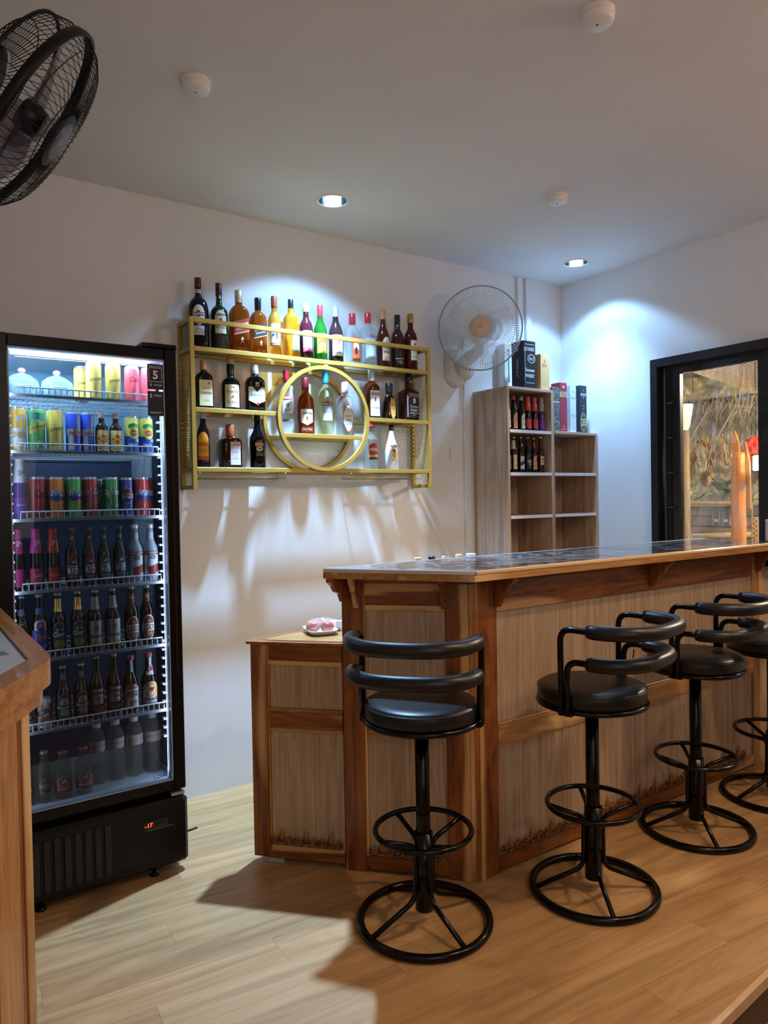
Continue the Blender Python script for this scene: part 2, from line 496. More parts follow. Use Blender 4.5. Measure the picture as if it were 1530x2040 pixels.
# ------------------------------------------------------------------ wall trunking, switch
M_TRUNK = mat('white_trunking', '#dfe3ea', 0.45)
def trunk(x0, x1, z0, z1, label):
    o = MB().box(((x0 + x1) / 2, D - 0.010, (z0 + z1) / 2), (x1 - x0, 0.020, z1 - z0), bev=0.003).build('cable_trunking', M_TRUNK, None, ((x0 + x1) / 2, D, z0))
    tag(o, label, 'trunking', 'white cable trunking on the back wall'); return o
trunk(2.862, 2.905, 0.0, 2.36, 'white cable trunking running from the white fan down beside the cabinet')
trunk(3.324, 3.362, 2.0, ZC, 'white cable trunking from the ceiling behind the white fan, left of two')
trunk(3.398, 3.444, 2.0, ZC, 'white cable trunking from the ceiling right of the white fan, right of two')
o = MB().box((3.215, D - 0.03, 2.20), (0.12, 0.06, 0.30), bev=0.006).box((3.200, D - 0.063, 2.22), (0.012, 0.006, 0.2)).build('breaker_box', M_WPLA, None, (3.215, D, 2.05))
tag(o, 'tall white electrical box on the wall behind the black gift carton', 'electrical box')
o = MB().box((2.765, D - 0.008, 1.66), (0.018, 0.016, 0.075), bev=0.003).build('wall_switch', M_WPLA, None, (2.765, D, 1.62))  # small switch on the back wall
tag(o, 'small white switch on the wall right of the gold shelf', 'wall switch')

# ------------------------------------------------------------------ oak laminate cabinet in the corner
CX0, CX1, CXM, CY = 2.946, 3.735, 3.322, 3.011
CW, CWX = cab_wood('z'), cab_wood('x')
M_EDGE = mat('white_shelf_edge', '#d8d8da', 0.5)
cab = thing('storage_cabinet', ((CX0 + CX1) / 2, (CY + D) / 2, 0), 'open oak laminate shelf cabinet stepped in two heights, standing in the corner', 'cabinet')
cyc, cyd = (CY + D) / 2, D - CY - 0.004
piece('side_panel', cab, (CX0 + 0.008, cyc, 1.011), (0.016, cyd, 2.022), CW, bev=0.001)
piece('partition', cab, (CXM, cyc, 1.011), (0.026, cyd, 2.022), CW, bev=0.001)
piece('side_panel', cab, (CX1 - 0.010, cyc, 0.888), (0.020, cyd, 1.777), CW, bev=0.001)
piece('top_panel', cab, ((CX0 + CXM + 0.013) / 2, cyc, 2.030), (CXM + 0.013 - CX0, cyd, 0.016), CWX, bev=0.001)
piece('top_panel', cab, ((CXM + 0.014 + CX1) / 2, cyc, 1.785), (CX1 - CXM - 0.014, cyd, 0.016), CWX, bev=0.001)
piece('back_panel', cab, ((CX0 + CXM) / 2, D - 0.012, 1.01), (CXM - CX0 - 0.05, 0.012, 2.0), CW, bev=0)
piece('back_panel', cab, ((CXM + CX1) / 2, D - 0.012, 0.885), (CX1 - CXM - 0.05, 0.012, 1.75), CW, bev=0)
for zs, x0, x1 in ([(z, CX0 + 0.017, CXM - 0.014) for z in (1.780, 1.530, 1.278, 1.02, 0.76, 0.50, 0.24, 0.03)] + [(z, CXM + 0.014, CX1 - 0.021) for z in (1.530, 1.278, 1.02, 0.76, 0.50, 0.24, 0.03)]):
    sh = piece('shelf_board', cab, ((x0 + x1) / 2, cyc + 0.002, zs), (x1 - x0, cyd - 0.006, 0.016), CWX, bev=0)
    piece('edge_band', sh, ((x0 + x1) / 2, CY + 0.002, zs), (x1 - x0, 0.004, 0.018), M_EDGE, bev=0)
def CABZ(k): return (1.7885, 1.5385)[k]

# ------------------------------------------------------------------ gold wall shelf with ring
def gold(name='brushed_gold'):
    m = mat(name, '#b29648', 0.38, 0.45)
    return m
M_GOLD = gold()
SX0, SX1, SY, SZT, SZB = 1.122, 2.487, 3.14, 2.231, 1.456
gs = thing('wall_shelf', ((SX0 + SX1) / 2, D, SZB), 'gold metal bottle shelf with a double ring in the middle, mounted on the back wall', 'shelf')
bw = 0.020
def gbar(name, c, d): return piece(name, gs, c, d, M_GOLD, bev=0.0015)
for x in (SX0 + bw / 2, SX1 - bw / 2):
    gbar('upright', (x, SY + bw / 2, (SZT + SZB) / 2), (bw, bw, SZT - SZB))
    gbar('upright', (x, D - bw / 2, (SZT + SZB) / 2), (bw, bw, SZT - SZB))
    for z in (SZT - bw / 2, 2.091, 1.546, SZB + bw / 2):
        gbar('side_bar', (x, (SY + D) / 2, z), (bw, D - SY - 2 * bw, bw))
LX = SX1 - SX0 - 2 * bw; cxs = (SX0 + SX1) / 2
gbar('guard_rail', (cxs, SY + bw / 2, SZT - bw / 2 - 0.002), (LX, bw, bw))
m_rg = mat('reeded_glass', '#e8ecd8', 0.08, coat=0.4); nt, N, L, b = nodes(m_rg)
tr_ = N.new('ShaderNodeBsdfTransparent'); ms = N.new('ShaderNodeMixShader'); wv = N.new('ShaderNodeTexWave')
nt.links.new(coords(nt, (1, 1, 1), False), wv.inputs['Vector']); wv.inputs['Scale'].default_value = 26; wv.bands_direction = 'X'
L.new(ramp(nt, wv.outputs['Fac'], [(0.0, '#d8dcd8'), (0.6, '#ffffff')]), tr_.inputs[0])
ms.inputs[0].default_value = 0.10
L.new(tr_.outputs[0], ms.inputs[1]); L.new(b.outputs[0], ms.inputs[2]); L.new(ms.outputs[0], N['Material Output'].inputs['Surface'])
def shelf_tier(x0, x1, z):
    gbar('shelf_rail', ((x0 + x1) / 2, SY + bw / 2, z - bw / 2), (x1 - x0, bw, bw))
    gbar('shelf_rail', ((x0 + x1) / 2, D - bw / 2, z - bw / 2), (x1 - x0, bw, bw))
    p = piece('glass_shelf', gs, ((x0 + x1) / 2, (SY + D) / 2, z - 0.004), (x1 - x0 - 0.002, D - SY - 2 * bw - 0.002, 0.004), m_rg, bev=0)
shelf_tier(SX0 + bw, SX1 - bw, 2.101)
RCX, RCZ, RR = 1.804, 1.806, 0.254
shelf_tier(SX0 + bw, RCX - RR - 0.006, 1.826); shelf_tier(RCX + RR + 0.006, SX1 - bw, 1.826)
shelf_tier(SX0 + bw, SX1 - bw, 1.556)
chord = math.sqrt(RR ** 2 - (1.717 - RCZ) ** 2) - 0.012
shelf_tier(RCX - chord, RCX + chord, 1.727)
def gring(y, r):
    prof = [(-0.009, -0.006), (0.009, -0.006), (0.009, 0.016), (-0.009, 0.016)]
    m = MB(); n = 72; P = []
    for k in range(n):
        a = 2 * PI * k / n
        for dr, dy in prof:
            P.append((RCX + (r + dr) * math.cos(a), y + dy, RCZ + (r + dr) * math.sin(a)))
    F = []
    for k in range(n):
        for j in range(4):
            F.append((k * 4 + j, k * 4 + (j + 1) % 4, ((k + 1) % n) * 4 + (j + 1) % 4, ((k + 1) % n) * 4 + j))
    m.add(P, F, 0, False); m.build('ring', M_GOLD, gs)
gring(SY - 0.008, RR); gring(D - 0.018, RR)
# expanded-metal sides
for x in (SX0 + bw / 2, SX1 - bw / 2):
    for z0, z1 in ((1.556, 2.081),):
        m = MB(); y0, y1 = SY + bw, D - bw; st = 0.023; slope = 1.35
        n = int((z1 - z0 + (y1 - y0) * slope) / st)
        for k in range(n):
            for sgn in (1, -1):
                c0 = z0 + k * st - (y1 - y0) * slope if sgn > 0 else z0 + k * st
                pts = []
                ya, yb = y0, y1
                za, zb = c0, c0 + sgn * slope * (y1 - y0)
                if za > zb: ya, yb, za, zb = yb, ya, zb, za
                if zb < z0 or za > z1: continue
                if za < z0: ya = ya + (yb - ya) * (z0 - za) / (zb - za); za = z0
                if zb > z1: yb = ya + (yb - ya) * (z1 - za) / (zb - za); zb = z1
                m.tube([(x, ya, za), (x, yb, zb)], 0.0022, 4)
        m.build('mesh_side', mat('gold_mesh', '#c4ad66', 0.45, 0.3), gs)
# thin stemware rails under the lowest tier
for x0, x1 in ((SX0 + 0.045, 1.60), (1.98, SX1 - 0.045)):
    m = MB()
    for y in (SY + 0.035, SY + 0.13):
        m.tube([(x0, y, 1.536), (x0, y, 1.508), (x1, y, 1.508), (x1, y, 1.536)], 0.0022, 6)
    m.tube([(x0, SY + 0.035, 1.508), (x0, SY + 0.13, 1.508)], 0.0022, 6)
    m.build('stemware_rail', mat('dull_brass', '#8a7a48', 0.3, 0.8), gs)

# ------------------------------------------------------------------ bar
BX, BY = 1.722, 1.947                      # front corner at the floor
TH = math.radians(180 - 47.3)              # direction of the slanted end, seen from above
dx, dy = math.cos(TH), math.sin(TH)
nx, ny = -dy, dx                           # outward normal of the slanted end (towards the viewer, left)
if nx * -1 + ny * -1 < 0: nx, ny = -nx, -ny
RZE = math.atan2(-dy, -dx)                 # x axis of pieces on the slanted end runs along it
def E(t, out=0.0, z=0.0): return (BX + dx * t + nx * out, BY + dy * t + ny * out, z)
PZ, PX, MZ, MX = teak('z'), teak('x'), panel_wood('z'), teak_pale('x')
bar = thing('bar_counter', (2.7, 2.1, 0), 'teak bar counter with a polished dark stone top and slanted end, behind the stools', 'bar counter')
HB = 1.112                                  # underside of the top
BXR = 3.728
# core box
e2 = E(0.494, -0.012); e3 = (1.455, 2.262)
MB().prism([E(0.004, -0.018)[:2], e2[:2], e3, (BXR, 2.262), (BXR, BY + 0.02), (BX + 0.01, BY + 0.02)], 0.015, HB - 0.002).build('carcass', MZ, bar)
# front face (y = BY)
def F(x0, x1, z0, z1, name, m, d=0.018, out=0.0):
    return piece(name, bar, ((x0 + x1) / 2, BY - out + d / 2, (z0 + z1) / 2), (x1 - x0, d, z1 - z0), m, bev=0.0015)
F(BX + 0.022, BX + 0.112, 0.0, HB - 0.025, 'corner_post', PZ, 0.02)
F(BX - 0.002, BX + 0.021, 0.0, HB - 0.025, 'corner_post', teak('z'), 0.02)
F(BX, BXR, HB - 0.024, HB, 'apron', PX, 0.022, 0.003)
F(BX + 0.113, 3.60, 0.975, HB - 0.025, 'top_rail', PX, 0.014)
F(BX + 0.113, 3.60, 0.475, 0.548, 'middle_rail', MX, 0.014)
F(BX + 0.113, 3.60, 0.548, 0.560, 'rail_bead', teak_pale('x'), 0.012)
F(3.601, 3.665, 0.0, HB - 0.025, 'stile', teak_pale('z'), 0.02)
F(3.668, BXR, 0.0, HB - 0.025, 'stile', teak_pale('z'), 0.022)
for x0, x1 in ((BX + 0.113, 2.72), (2.7205, 3.60)):
    F(x0, x1, 0.560, 0.975, 'panel', MZ, 0.008, -0.007); F(x0, x1, 0.06, 0.475, 'panel', MZ, 0.008, -0.007)
F(BX + 0.113, 3.60, 0.012, 0.062, 'base_strip', PX, 0.016, 0.002)
# slanted end face
def G(t0, t1, z0, z1, name, m, d=0.018, out=0.0, par=None):
    c = E((t0 + t1) / 2, out - d / 2, (z0 + z1) / 2)
    return piece(name, par or bar, c, (t1 - t0, d, z1 - z0), m, rz=RZE, bev=0.0015)
G(0.000, 0.020, 0.0, HB - 0.025, 'corner_bead', teak_pale('z'), 0.016)
G(0.021, 0.104, 0.0, HB - 0.025, 'stile', PZ, 0.018)
G(0.413, 0.494, 0.0, HB - 0.025, 'stile', PZ, 0.020, 0.002)
G(0.405, 0.413, 0.06, HB - 0.025, 'bead', teak_pale('z'), 0.014)
G(0.0, 0.494, HB - 0.024, HB, 'apron', PX, 0.022, 0.003)
G(0.105, 0.405, 1.005, HB - 0.025, 'top_rail', PX, 0.014)
G(0.105, 0.405, 0.985, 1.005, 'rail_bead', teak_pale('x'), 0.016)
G(0.105, 0.405, 0.535, 0.590, 'middle_rail', PX, 0.014)
G(0.105, 0.405, 0.518, 0.535, 'rail_bead', teak_pale('x'), 0.012)
G(0.105, 0.405, 0.590, 0.985, 'panel', MZ, 0.008, -0.007); G(0.105, 0.405, 0.06, 0.518, 'panel', MZ, 0.008, -0.007)
G(0.105, 0.405, 0.012, 0.062, 'base_strip', PX, 0.016, 0.002)
# brackets under the top
def bracket(p, d, L=0.105, hgt=0.115, w=0.020, m=None):
    """p: point on the face just under the top; d: unit outward direction"""
    q = (-d[1], d[0])
    prof = [(0, 0), (L, 0), (L, -0.012), (L * 0.80, -0.028), (L * 0.66, -0.05), (L * 0.42, -0.062), (L * 0.30, -0.09), (L * 0.16, -hgt), (0, -hgt)]
    pts = [(p[0] + d[0] * u - q[0] * w / 2, p[1] + d[1] * u - q[1] * w / 2, p[2] + z) for u, z in prof]
    MB().prism_dir(pts, (q[0] * w, q[1] * w, 0)).build('bracket', m or PZ, bar, (p[0], p[1], p[2] - 0.05))
for x in (BX + 0.105, 2.76, 3.64):
    bracket((x, BY - 0.003, HB - 0.001), (0, -1))
for t in (0.105, 0.435):
    p = E(t, 0.003); bracket((p[0], p[1], HB - 0.001), (nx, ny), 0.085, 0.115)
bracket((1.395, 2.285, HB - 0.001), (-0.96, -0.2), 0.095, 0.06, 0.022)
# carved foliage along the foot
M_CARV = mat('gilt_carving', '#8a5a26', 0.38, 0.25); nt, N, L, b = nodes(M_CARV)
gz = N.new('ShaderNodeTexCoord'); sx = N.new('ShaderNodeSeparateXYZ'); L.new(gz.outputs['Object'], sx.inputs[0])
mr = N.new('ShaderNodeMapRange'); mr.inputs[1].default_value = 0.03; mr.inputs[2].default_value = 0.075; L.new(sx.outputs[2], mr.inputs[0])
L.new(mix(nt, mr.outputs[0], ramp(nt, noise(nt, coords(nt, (1, 1, 1)), 60, 3), [(0.35, '#5e3416'), (0.7, '#a2662e')]), '#b08e3c'), b.inputs['Base Color'])
def carving():
    m = MB()
    def leaf(x, z, w, h, y=0.010, lean=0.0):
        m.add([(x - w / 2, 0, z), (x + w / 2, 0, z), (x + lean, 0, z + h), (x, -y, z + h * 0.28), (x, -y * 0.6, z - 0.004)],
              [(0, 3, 2), (3, 1, 2), (0, 4, 3), (4, 1, 3), (0, 2, 1)])
    leaf(0, 0.020, 0.040, 0.062, 0.016)
    for s_ in (-1, 1):
        for cx_, cz_, r_, a0 in ((0.024 * s_, 0.021, 0.0125, 0.3), (0.043 * s_, 0.028, 0.0115, 1.2)):
            pts = []
            for k in range(10):
                a = a0 + k * 0.62; rr_ = r_ * (1 - k * 0.075)
                pts.append((cx_ + s_ * rr_ * math.cos(a), -0.004 - 0.0006 * k, cz_ + rr_ * math.sin(a)))
            m.tube(pts, 0.0036, 5, rr=[0.0056 - 0.0002 * k for k in range(10)])
        leaf(0.034 * s_, 0.030, 0.016, 0.020, 0.010, 0.005 * s_)
        leaf(0.052 * s_, 0.014, 0.014, 0.024, 0.008, 0.003 * s_)
        m.add([(0.004 * s_, 0, 0), (0.057 * s_, 0, 0), (0.057 * s_, -0.006, 0.004), (0.045 * s_, -0.009, 0.011), (0.030 * s_, -0.007, 0.005), (0.016 * s_, -0.010, 0.012), (0.004 * s_, -0.007, 0.006)],
              [(0, 1, 2, 3, 4, 5, 6) if s_ > 0 else (6, 5, 4, 3, 2, 1, 0)])
    return m.mesh('carved_leaf', M_CARV)
CARV = carving()
def put_carving(par, x, y, z, rz, s=1.0):
    o = bpy.data.objects.new('carved_leaf', CARV); COL.objects.link(o); o.parent = par
    o.location = Vector((x, y, z)) - wloc(par); o.rotation_euler = (0, 0, rz); o.scale = (s, 1, s)
x = 1.790 + 0.005
for k in range(16):
    xx = 1.892 + k * 0.112
    if xx < 3.56: put_carving(bar, xx, BY - 0.002, 0.062, 0, 0.98)
for k in range(3):
    c = E(0.155 + k * 0.100, 0.002); put_carving(bar, c[0], c[1], 0.062, RZE, 0.88)

# the top: timber nosing, pale metal strip, stone tiles
ZT = 1.150
TP = [(1.622, 1.825), (BXR, 1.825), (BXR, 2.285), (1.295, 2.285)]
def inset(poly, d):
    n = len(poly); out = []
    for i in range(n):
        p0, p1, p2 = Vector(poly[i - 1]), Vector(poly[i]), Vector(poly[(i + 1) % n])
        e1, e2_ = (p1 - p0).normalized(), (p2 - p1).normalized()
        n1, n2 = Vector((-e1.y, e1.x)), Vector((-e2_.y, e2_.x))
        k = (n1 + n2) / (1 + n1.dot(n2)); out.append(tuple(p1 + k * d))
    return out
MB().prism(TP, HB, ZT - 0.016).build('nosing_board', teak_pale('x'), bar)
MB().prism(inset(TP, 0.002), ZT - 0.016, ZT - 0.006).build('top_board', mat('top_substrate', '#3a2a20', 0.7), bar)
m_st = mat('dark_marble', rough=0.09, coat=0.3); nt, N, L, b = nodes(m_st)
v = coords(nt, (2.2, 2.2, 2.2))
a_ = noise(nt, v, 2.0, 6, 0.62, 2.2)
cc = ramp(nt, a_, [(0.34, '#0c0d12'), (0.48, '#22262d'), (0.56, '#8d949a'), (0.63, '#2a2e35'), (0.74, '#5d646c')])
vv = noise(nt, v, 3.5, 4, 0.6, 3.0)
cc = mix(nt, ramp(nt, vv, [(0.485, '#000000'), (0.50, '#bbbbbb'), (0.515, '#000000')]), cc, '#b9bcc0')
L.new(cc, b.inputs['Base Color'])
IN = inset(TP, 0.012)
yb0, yb1 = IN[0][1], IN[2][1]
row_h = (yb1 - yb0) / 2
for r_ in range(2):
    for c_ in range(11):
        x0_ = 1.25 + c_ * 0.24
        q = [(x0_ + .0012, yb0 + r_ * row_h + .0012), (x0_ + .2388, yb0 + r_ * row_h + .0012), (x0_ + .2388, yb0 + (r_ + 1) * row_h - .0012), (x0_ + .0012, yb0 + (r_ + 1) * row_h - .0012)]
        q = clip(q, 1, 0, IN[1][0])
        (ax, ay), (bx_, by_) = IN[3], IN[0]
        ex, ey = bx_ - ax, by_ - ay             # slanted edge, keep the right side
        q = clip(q, ey, -ex, ey * ax - ex * ay) if (ey * 2.5 - ex * 2.0) <= (ey * ax - ex * ay) else clip(q, -ey, ex, -(ey * ax - ex * ay))
        if len(q) < 3 or area(q) < 5e-4: continue
        cx_, cy_ = sum(p[0] for p in q) / len(q), sum(p[1] for p in q) / len(q)
        MB().prism(q, ZT - 0.006, ZT - 0.0004).build('stone_tile', m_st, bar, (cx_, cy_, ZT))
M_STRIP = mat('pale_metal_strip', '#d9dde0', 0.18, 0.6)
def strip(p, q, name='edge_strip'):
    d_ = Vector((q[0] - p[0], q[1] - p[1], 0)); L_ = d_.length; a = math.atan2(d_.y, d_.x)
    c = ((p[0] + q[0]) / 2, (p[1] + q[1]) / 2, ZT - 0.008); nn = Vector((-math.sin(a), math.cos(a), 0)) * 0.0035
    return piece(name, bar, (c[0] + nn.x, c[1] + nn.y, c[2]), (L_, 0.011, 0.017), M_STRIP, rz=a, bev=0.003)
strip(TP[3], TP[0]); strip((TP[2][0], TP[2][1]), (TP[3][0] + 0.01, TP[3][1]))
piece('edge_strip', bar, ((TP[0][0] + TP[1][0]) / 2, TP[0][1] + 0.003, ZT - 0.008), (TP[1][0] - TP[0][0] - 0.01, 0.011, 0.016), mat('edge_highlight', '#d8b98e', 0.15, 0.0, coat=0.6), bev=0.004)  # pale colour stands for the highlight along the front nosing

# lower work counter behind the bar, its slanted end showing beside the tall part
wc = thing('work_counter', (1.6, 2.5, 0), 'low teak work counter continuing the slanted end of the bar, with two trays on it', 'counter')
HW = 0.848
w0, w1 = 0.499, 0.866
MB().prism([E(w0 + 0.004, -0.014)[:2], E(w1 - 0.004, -0.014)[:2], (1.30, 2.625), (3.70, 2.625), (3.70, 2.300), (1.50, 2.300)], 0.020, HW - 0.004).build('carcass', MZ, wc)
def GW(*a, **k): return G(*a, par=wc, **k)
GW(w1 - 0.066, w1, 0.020, HW, 'stile', PZ, 0.018)
GW(w1 - 0.074, w1 - 0.067, 0.02, HW, 'bead', teak_pale('z'), 0.014)
GW(w0, w1 - 0.075, 0.785, HW - 0.006, 'top_rail', PX, 0.014)
GW(w0, w1 - 0.067, HW - 0.006, HW, 'rail_bead', teak_pale('x'), 0.018)
GW(w0, w1 - 0.075, 0.768, 0.785, 'rail_bead', teak_pale('x'), 0.012)
GW(w0, w1 - 0.075, 0.525, 0.590, 'middle_rail', PX, 0.014)
GW(w0, w1 - 0.075, 0.590, 0.602, 'rail_bead', teak_pale('x'), 0.012)
GW(w0, w1 - 0.075, 0.513, 0.525, 'rail_bead', teak_pale('x'), 0.012)
GW(w0, w1 - 0.075, 0.602, 0.768, 'panel', MZ, 0.008, -0.007); GW(w0, w1 - 0.075, 0.07, 0.513, 'panel', MZ, 0.008, -0.007)
GW(w0, w1 - 0.075, 0.022, 0.072, 'base_strip', PX, 0.016, 0.002)
for k in range(3):
    c = E(w0 + 0.055 + k * 0.098, 0.002); put_carving(wc, c[0], c[1], 0.072, RZE, 0.86)
wt = [E(w0 + 0.006, 0.012)[:2], E(w1 + 0.012, 0.012)[:2], (1.20, 2.655), (3.70, 2.655), (3.70, 2.290), (1.44, 2.290)]
MB().prism(wt, HW, HW + 0.010).build('worktop', teak('x'), wc)
MB().prism([E(w0 + 0.02, -0.020)[:2], E(w1 - 0.055, -0.020)[:2], (1.30, 2.610), (3.68, 2.610), (3.68, 2.31), (1.49, 2.31)], HW + 0.0102, HW + 0.0125).build('worktop_panel', teak_pale('x'), wc)
MB().box(E(w1 - 0.085, -0.03, 0.009), (0.075, 0.07, 0.018), rz=RZE, bev=0.003).build('foot_block', mat('grey_plastic_foot', '#a7a7a6', 0.6), wc)
MB().box((3.5, 2.5, 0.009), (0.075, 0.07, 0.018), bev=0.003).build('foot_block', mat('grey_plastic_foot'), wc)

# ------------------------------------------------------------------ counter in the left foreground
fc = thing('reception_counter', (0.0, 2.0, 0), 'teak counter with glass top in the left foreground, rounded nosing', 'counter')
ZC2 = 1.080
def rounded(poly, r, n=6):
    out = []
    for i in range(len(poly)):
        p0, p1, p2 = Vector(poly[i - 1]), Vector(poly[i]), Vector(poly[(i + 1) % len(poly)])
        if i not in (0, 1, 2): out.append(tuple(p1)); continue
        a, b_ = p1 + (p0 - p1).normalized() * r, p1 + (p2 - p1).normalized() * r
        for k in range(n + 1):
            t = k / n; out.append(tuple((1 - t) ** 2 * a + 2 * t * (1 - t) * p1 + t * t * b_))
    return out
top0 = [(-0.02, 1.16), (0.150, 1.40), (0.272, 1.625), (0.276, 2.60), (-0.60, 2.60), (-0.60, 1.16)]
rt = rounded(top0, 0.045)
MB().prism(rt, ZC2 - 0.052, ZC2).build('nosing', teak_pale('y'), fc)
MB().prism(inset(rt, 0.016), ZC2 - 0.088, ZC2 - 0.052).build('lower_moulding', teak_pale('y'), fc)
MB().prism(inset(top0, 0.050), ZC2 + 0.0002, ZC2 + 0.0012).build('glass_inlay', mat('sheen_table_glass', '#b4c2d0', 0.4), fc)  # pale opaque colour stands for the sheen reflected in the glass
g_ = inset(top0, 0.045)
MB().prism([g_[2], g_[3], (g_[3][0] - 0.006, g_[3][1]), (g_[2][0] - 0.006, g_[2][1])], ZC2 + 0.0012, ZC2 + 0.002).build('inlay_seam', mat('black_seam', '#161412', 0.5), fc)
o = MB().box((0.185, 1.735, ZC2 + 0.0017), (0.028, 0.045, 0.001), rz=0.1).build('tape_patch', mat('grey_tape', '#6f7f8c', 0.4), fc)
body = inset(top0, 0.052)
MB().prism(inset(top0, 0.070), 0.0, ZC2 - 0.088).build('carcass', MZ, fc)
bx0, bx1 = Vector(body[1]), Vector(body[2])
dd = (bx1 - bx0).normalized(); aa = math.atan2(dd.y, dd.x)
for t0, t1, m_, nm, dep in ((-0.002, 0.035, teak_pale('z'), 'corner_post', 0.020), (0.040, 0.056, teak('z'), 'bead', 0.014), (0.060, 0.165, teak_pale('z'), 'stile', 0.018)):
    c = bx1 - dd * ((t0 + t1) / 2); nn = Vector((dd.y, -dd.x))
    c = c - nn * 0.004
    piece(nm, fc, (c.x, c.y, (ZC2 - 0.088) / 2), (t1 - t0, dep, ZC2 - 0.09), m_, rz=aa)
piece('side_panel', fc, (body[2][0] - 0.004, (body[2][1] + 2.55) / 2, (ZC2 - 0.088) / 2), (0.018, 2.55 - body[2][1], ZC2 - 0.09), teak_pale('z'))

# ------------------------------------------------------------------ bar stools
M_BLK = mat('black_enamel', '#020203', 0.2, spec=0.35)
M_LEA = mat('black_leatherette', '#100f11', 0.37, spec=0.5); nt, N, L, b = nodes(M_LEA)
bump(nt, noise(nt, coords(nt, (1, 1, 1)), 220, 3), 0.25, 0.0006)
def arc3(p0, p1, p2, r, n=6):
    p0, p1, p2 = Vector(p0), Vector(p1), Vector(p2)
    a, b_ = p1 + (p0 - p1).normalized() * r, p1 + (p2 - p1).normalized() * r
    return [(1 - k / n) ** 2 * a + 2 * (k / n) * (1 - k / n) * p1 + (k / n) ** 2 * b_ for k in range(n + 1)]
def part(name, mb, m, parent, label=None):
    o = bpy.data.objects.new(name, mb.mesh(name, m)); COL.objects.link(o); o.parent = parent
    if label: o['label'] = label
    return o
def make_stool(label, group):
    t = thing('bar_stool', (0, 0, 0), label, 'bar stool', group)
    part('base_ring', MB().ring((0, 0, 0.0135), 0.2125, 0.0135, 64, 10), M_BLK, t)
    for k in range(4):
        a = math.radians(137 + 90 * k); c, s_ = math.cos(a), math.sin(a)
        def P(r, z, da=0.0): return (r * math.cos(a + da), r * math.sin(a + da), z)
        path = [P(0.206, 0.018)] + arc3(P(0.206, 0.018), P(0.036, 0.085), P(0.034, 0.26), 0.035) + arc3(P(0.034, 0.085), P(0.034, 0.262), P(0.150, 0.305), 0.03) + [P(0.153, 0.307)]
        part('spoke', MB().tube(path, 0.0085, 8), M_BLK, t)
    part('foot_ring', MB().ring((0, 0, 0.308), 0.158, 0.0095, 56, 8), M_BLK, t)
    part('pole', MB().lathe([(0.0235, 0.05), (0.0235, 0.675)], n=24).lathe([(0.030, 0.045), (0.030, 0.30)], n=24), M_BLK, t)
    part('seat_frame', MB().ring((0, 0, 0.678), 0.185, 0.0095, 56, 8).lathe([(0.18, 0.672), (0.18, 0.680)], n=40).lathe([(0.06, 0.655), (0.06, 0.675)], n=24), M_BLK, t)
    pr = [(0.182, 0.686), (0.187, 0.692), (0.187, 0.722), (0.183, 0.733), (0.172, 0.740), (0.14, 0.743), (0.001, 0.744)]
    st = part('seat', MB().lathe(pr, n=56, cap=False), M_LEA, t)
    part('piping', MB().ring((0, 0, 0.729), 0.1855, 0.0028, 56, 6), M_LEA, st)
    for z, reach, hw in ((0.958, 0.285, 0.200), (0.852, 0.250, 0.197)):
        off = 0.0 if z > 0.9 else 0.022
        n = 40; straight = 0.085; ex = 0.82
        def apt(q_):
            return (hw * (1 if math.cos(q_) > 0 else -1) * abs(math.cos(q_)) ** ex, straight + (reach - straight) * math.sin(q_) ** ex, z)
        q0 = 0.016 * PI
        arch = [apt(q0 + (PI - 2 * q0) * k / n) for k in range(n + 1)]
        part('back_pad', MB().tube(arch, 0.0225, 14, rr=[0.021] + [0.0245] * (n - 1) + [0.020]), M_LEA, t)
        for s_ in (1, -1):
            low = (s_ * hw * 0.985, off, 0.668); cor = (s_ * hw, off, z); end = (s_ * hw, straight - 0.02, z)
            far = [apt(q0 * k / 3) if s_ > 0 else (-apt(q0 * k / 3)[0], apt(q0 * k / 3)[1], z) for k in (1, 2, 3)]
            part('back_tube', MB().tube([low] + arc3(low, cor, end, 0.045) + [end] + far, 0.0105, 10), M_BLK, t)
    for s_ in (1, -1):
        part('back_mount', MB().box((s_ * 0.190, 0.012, 0.678), (0.018, 0.052, 0.024), bev=0.002), M_BLK, t)
    return t
GST = 'black bar stools along the bar'
stool = make_stool('black bar stool nearest the viewer, standing before the slanted end of the bar', GST)
SP = [((1.421, 1.872), 132, 0.9), ((2.022, 1.670), 190, 0), ((2.735, 1.722), 187, 0), ((3.312, 1.70), 206, 0)]
SL = [None, 'black bar stool second from the left, zip pull hanging from its back pad', 'black bar stool third from the left, foot ring before the carved skirting', 'black bar stool at the right edge of the picture']
for k, ((x, y), yaw, tilt) in enumerate(SP):
    o = stool if k == 0 else copy_tree(stool)
    if k: o['label'] = SL[k]
    o.location = (x, y, 0); o.rotation_euler = (0, 0, math.radians(yaw))
for ch in [c for c in bpy.data.objects if c.name.startswith('bar_stool') and c['label'] == SL[1]]:
    part('zip_pull', MB().tube([(-0.200, 0.06, 0.832), (-0.198, 0.058, 0.800)], 0.0022, 6), M_BLK, ch)

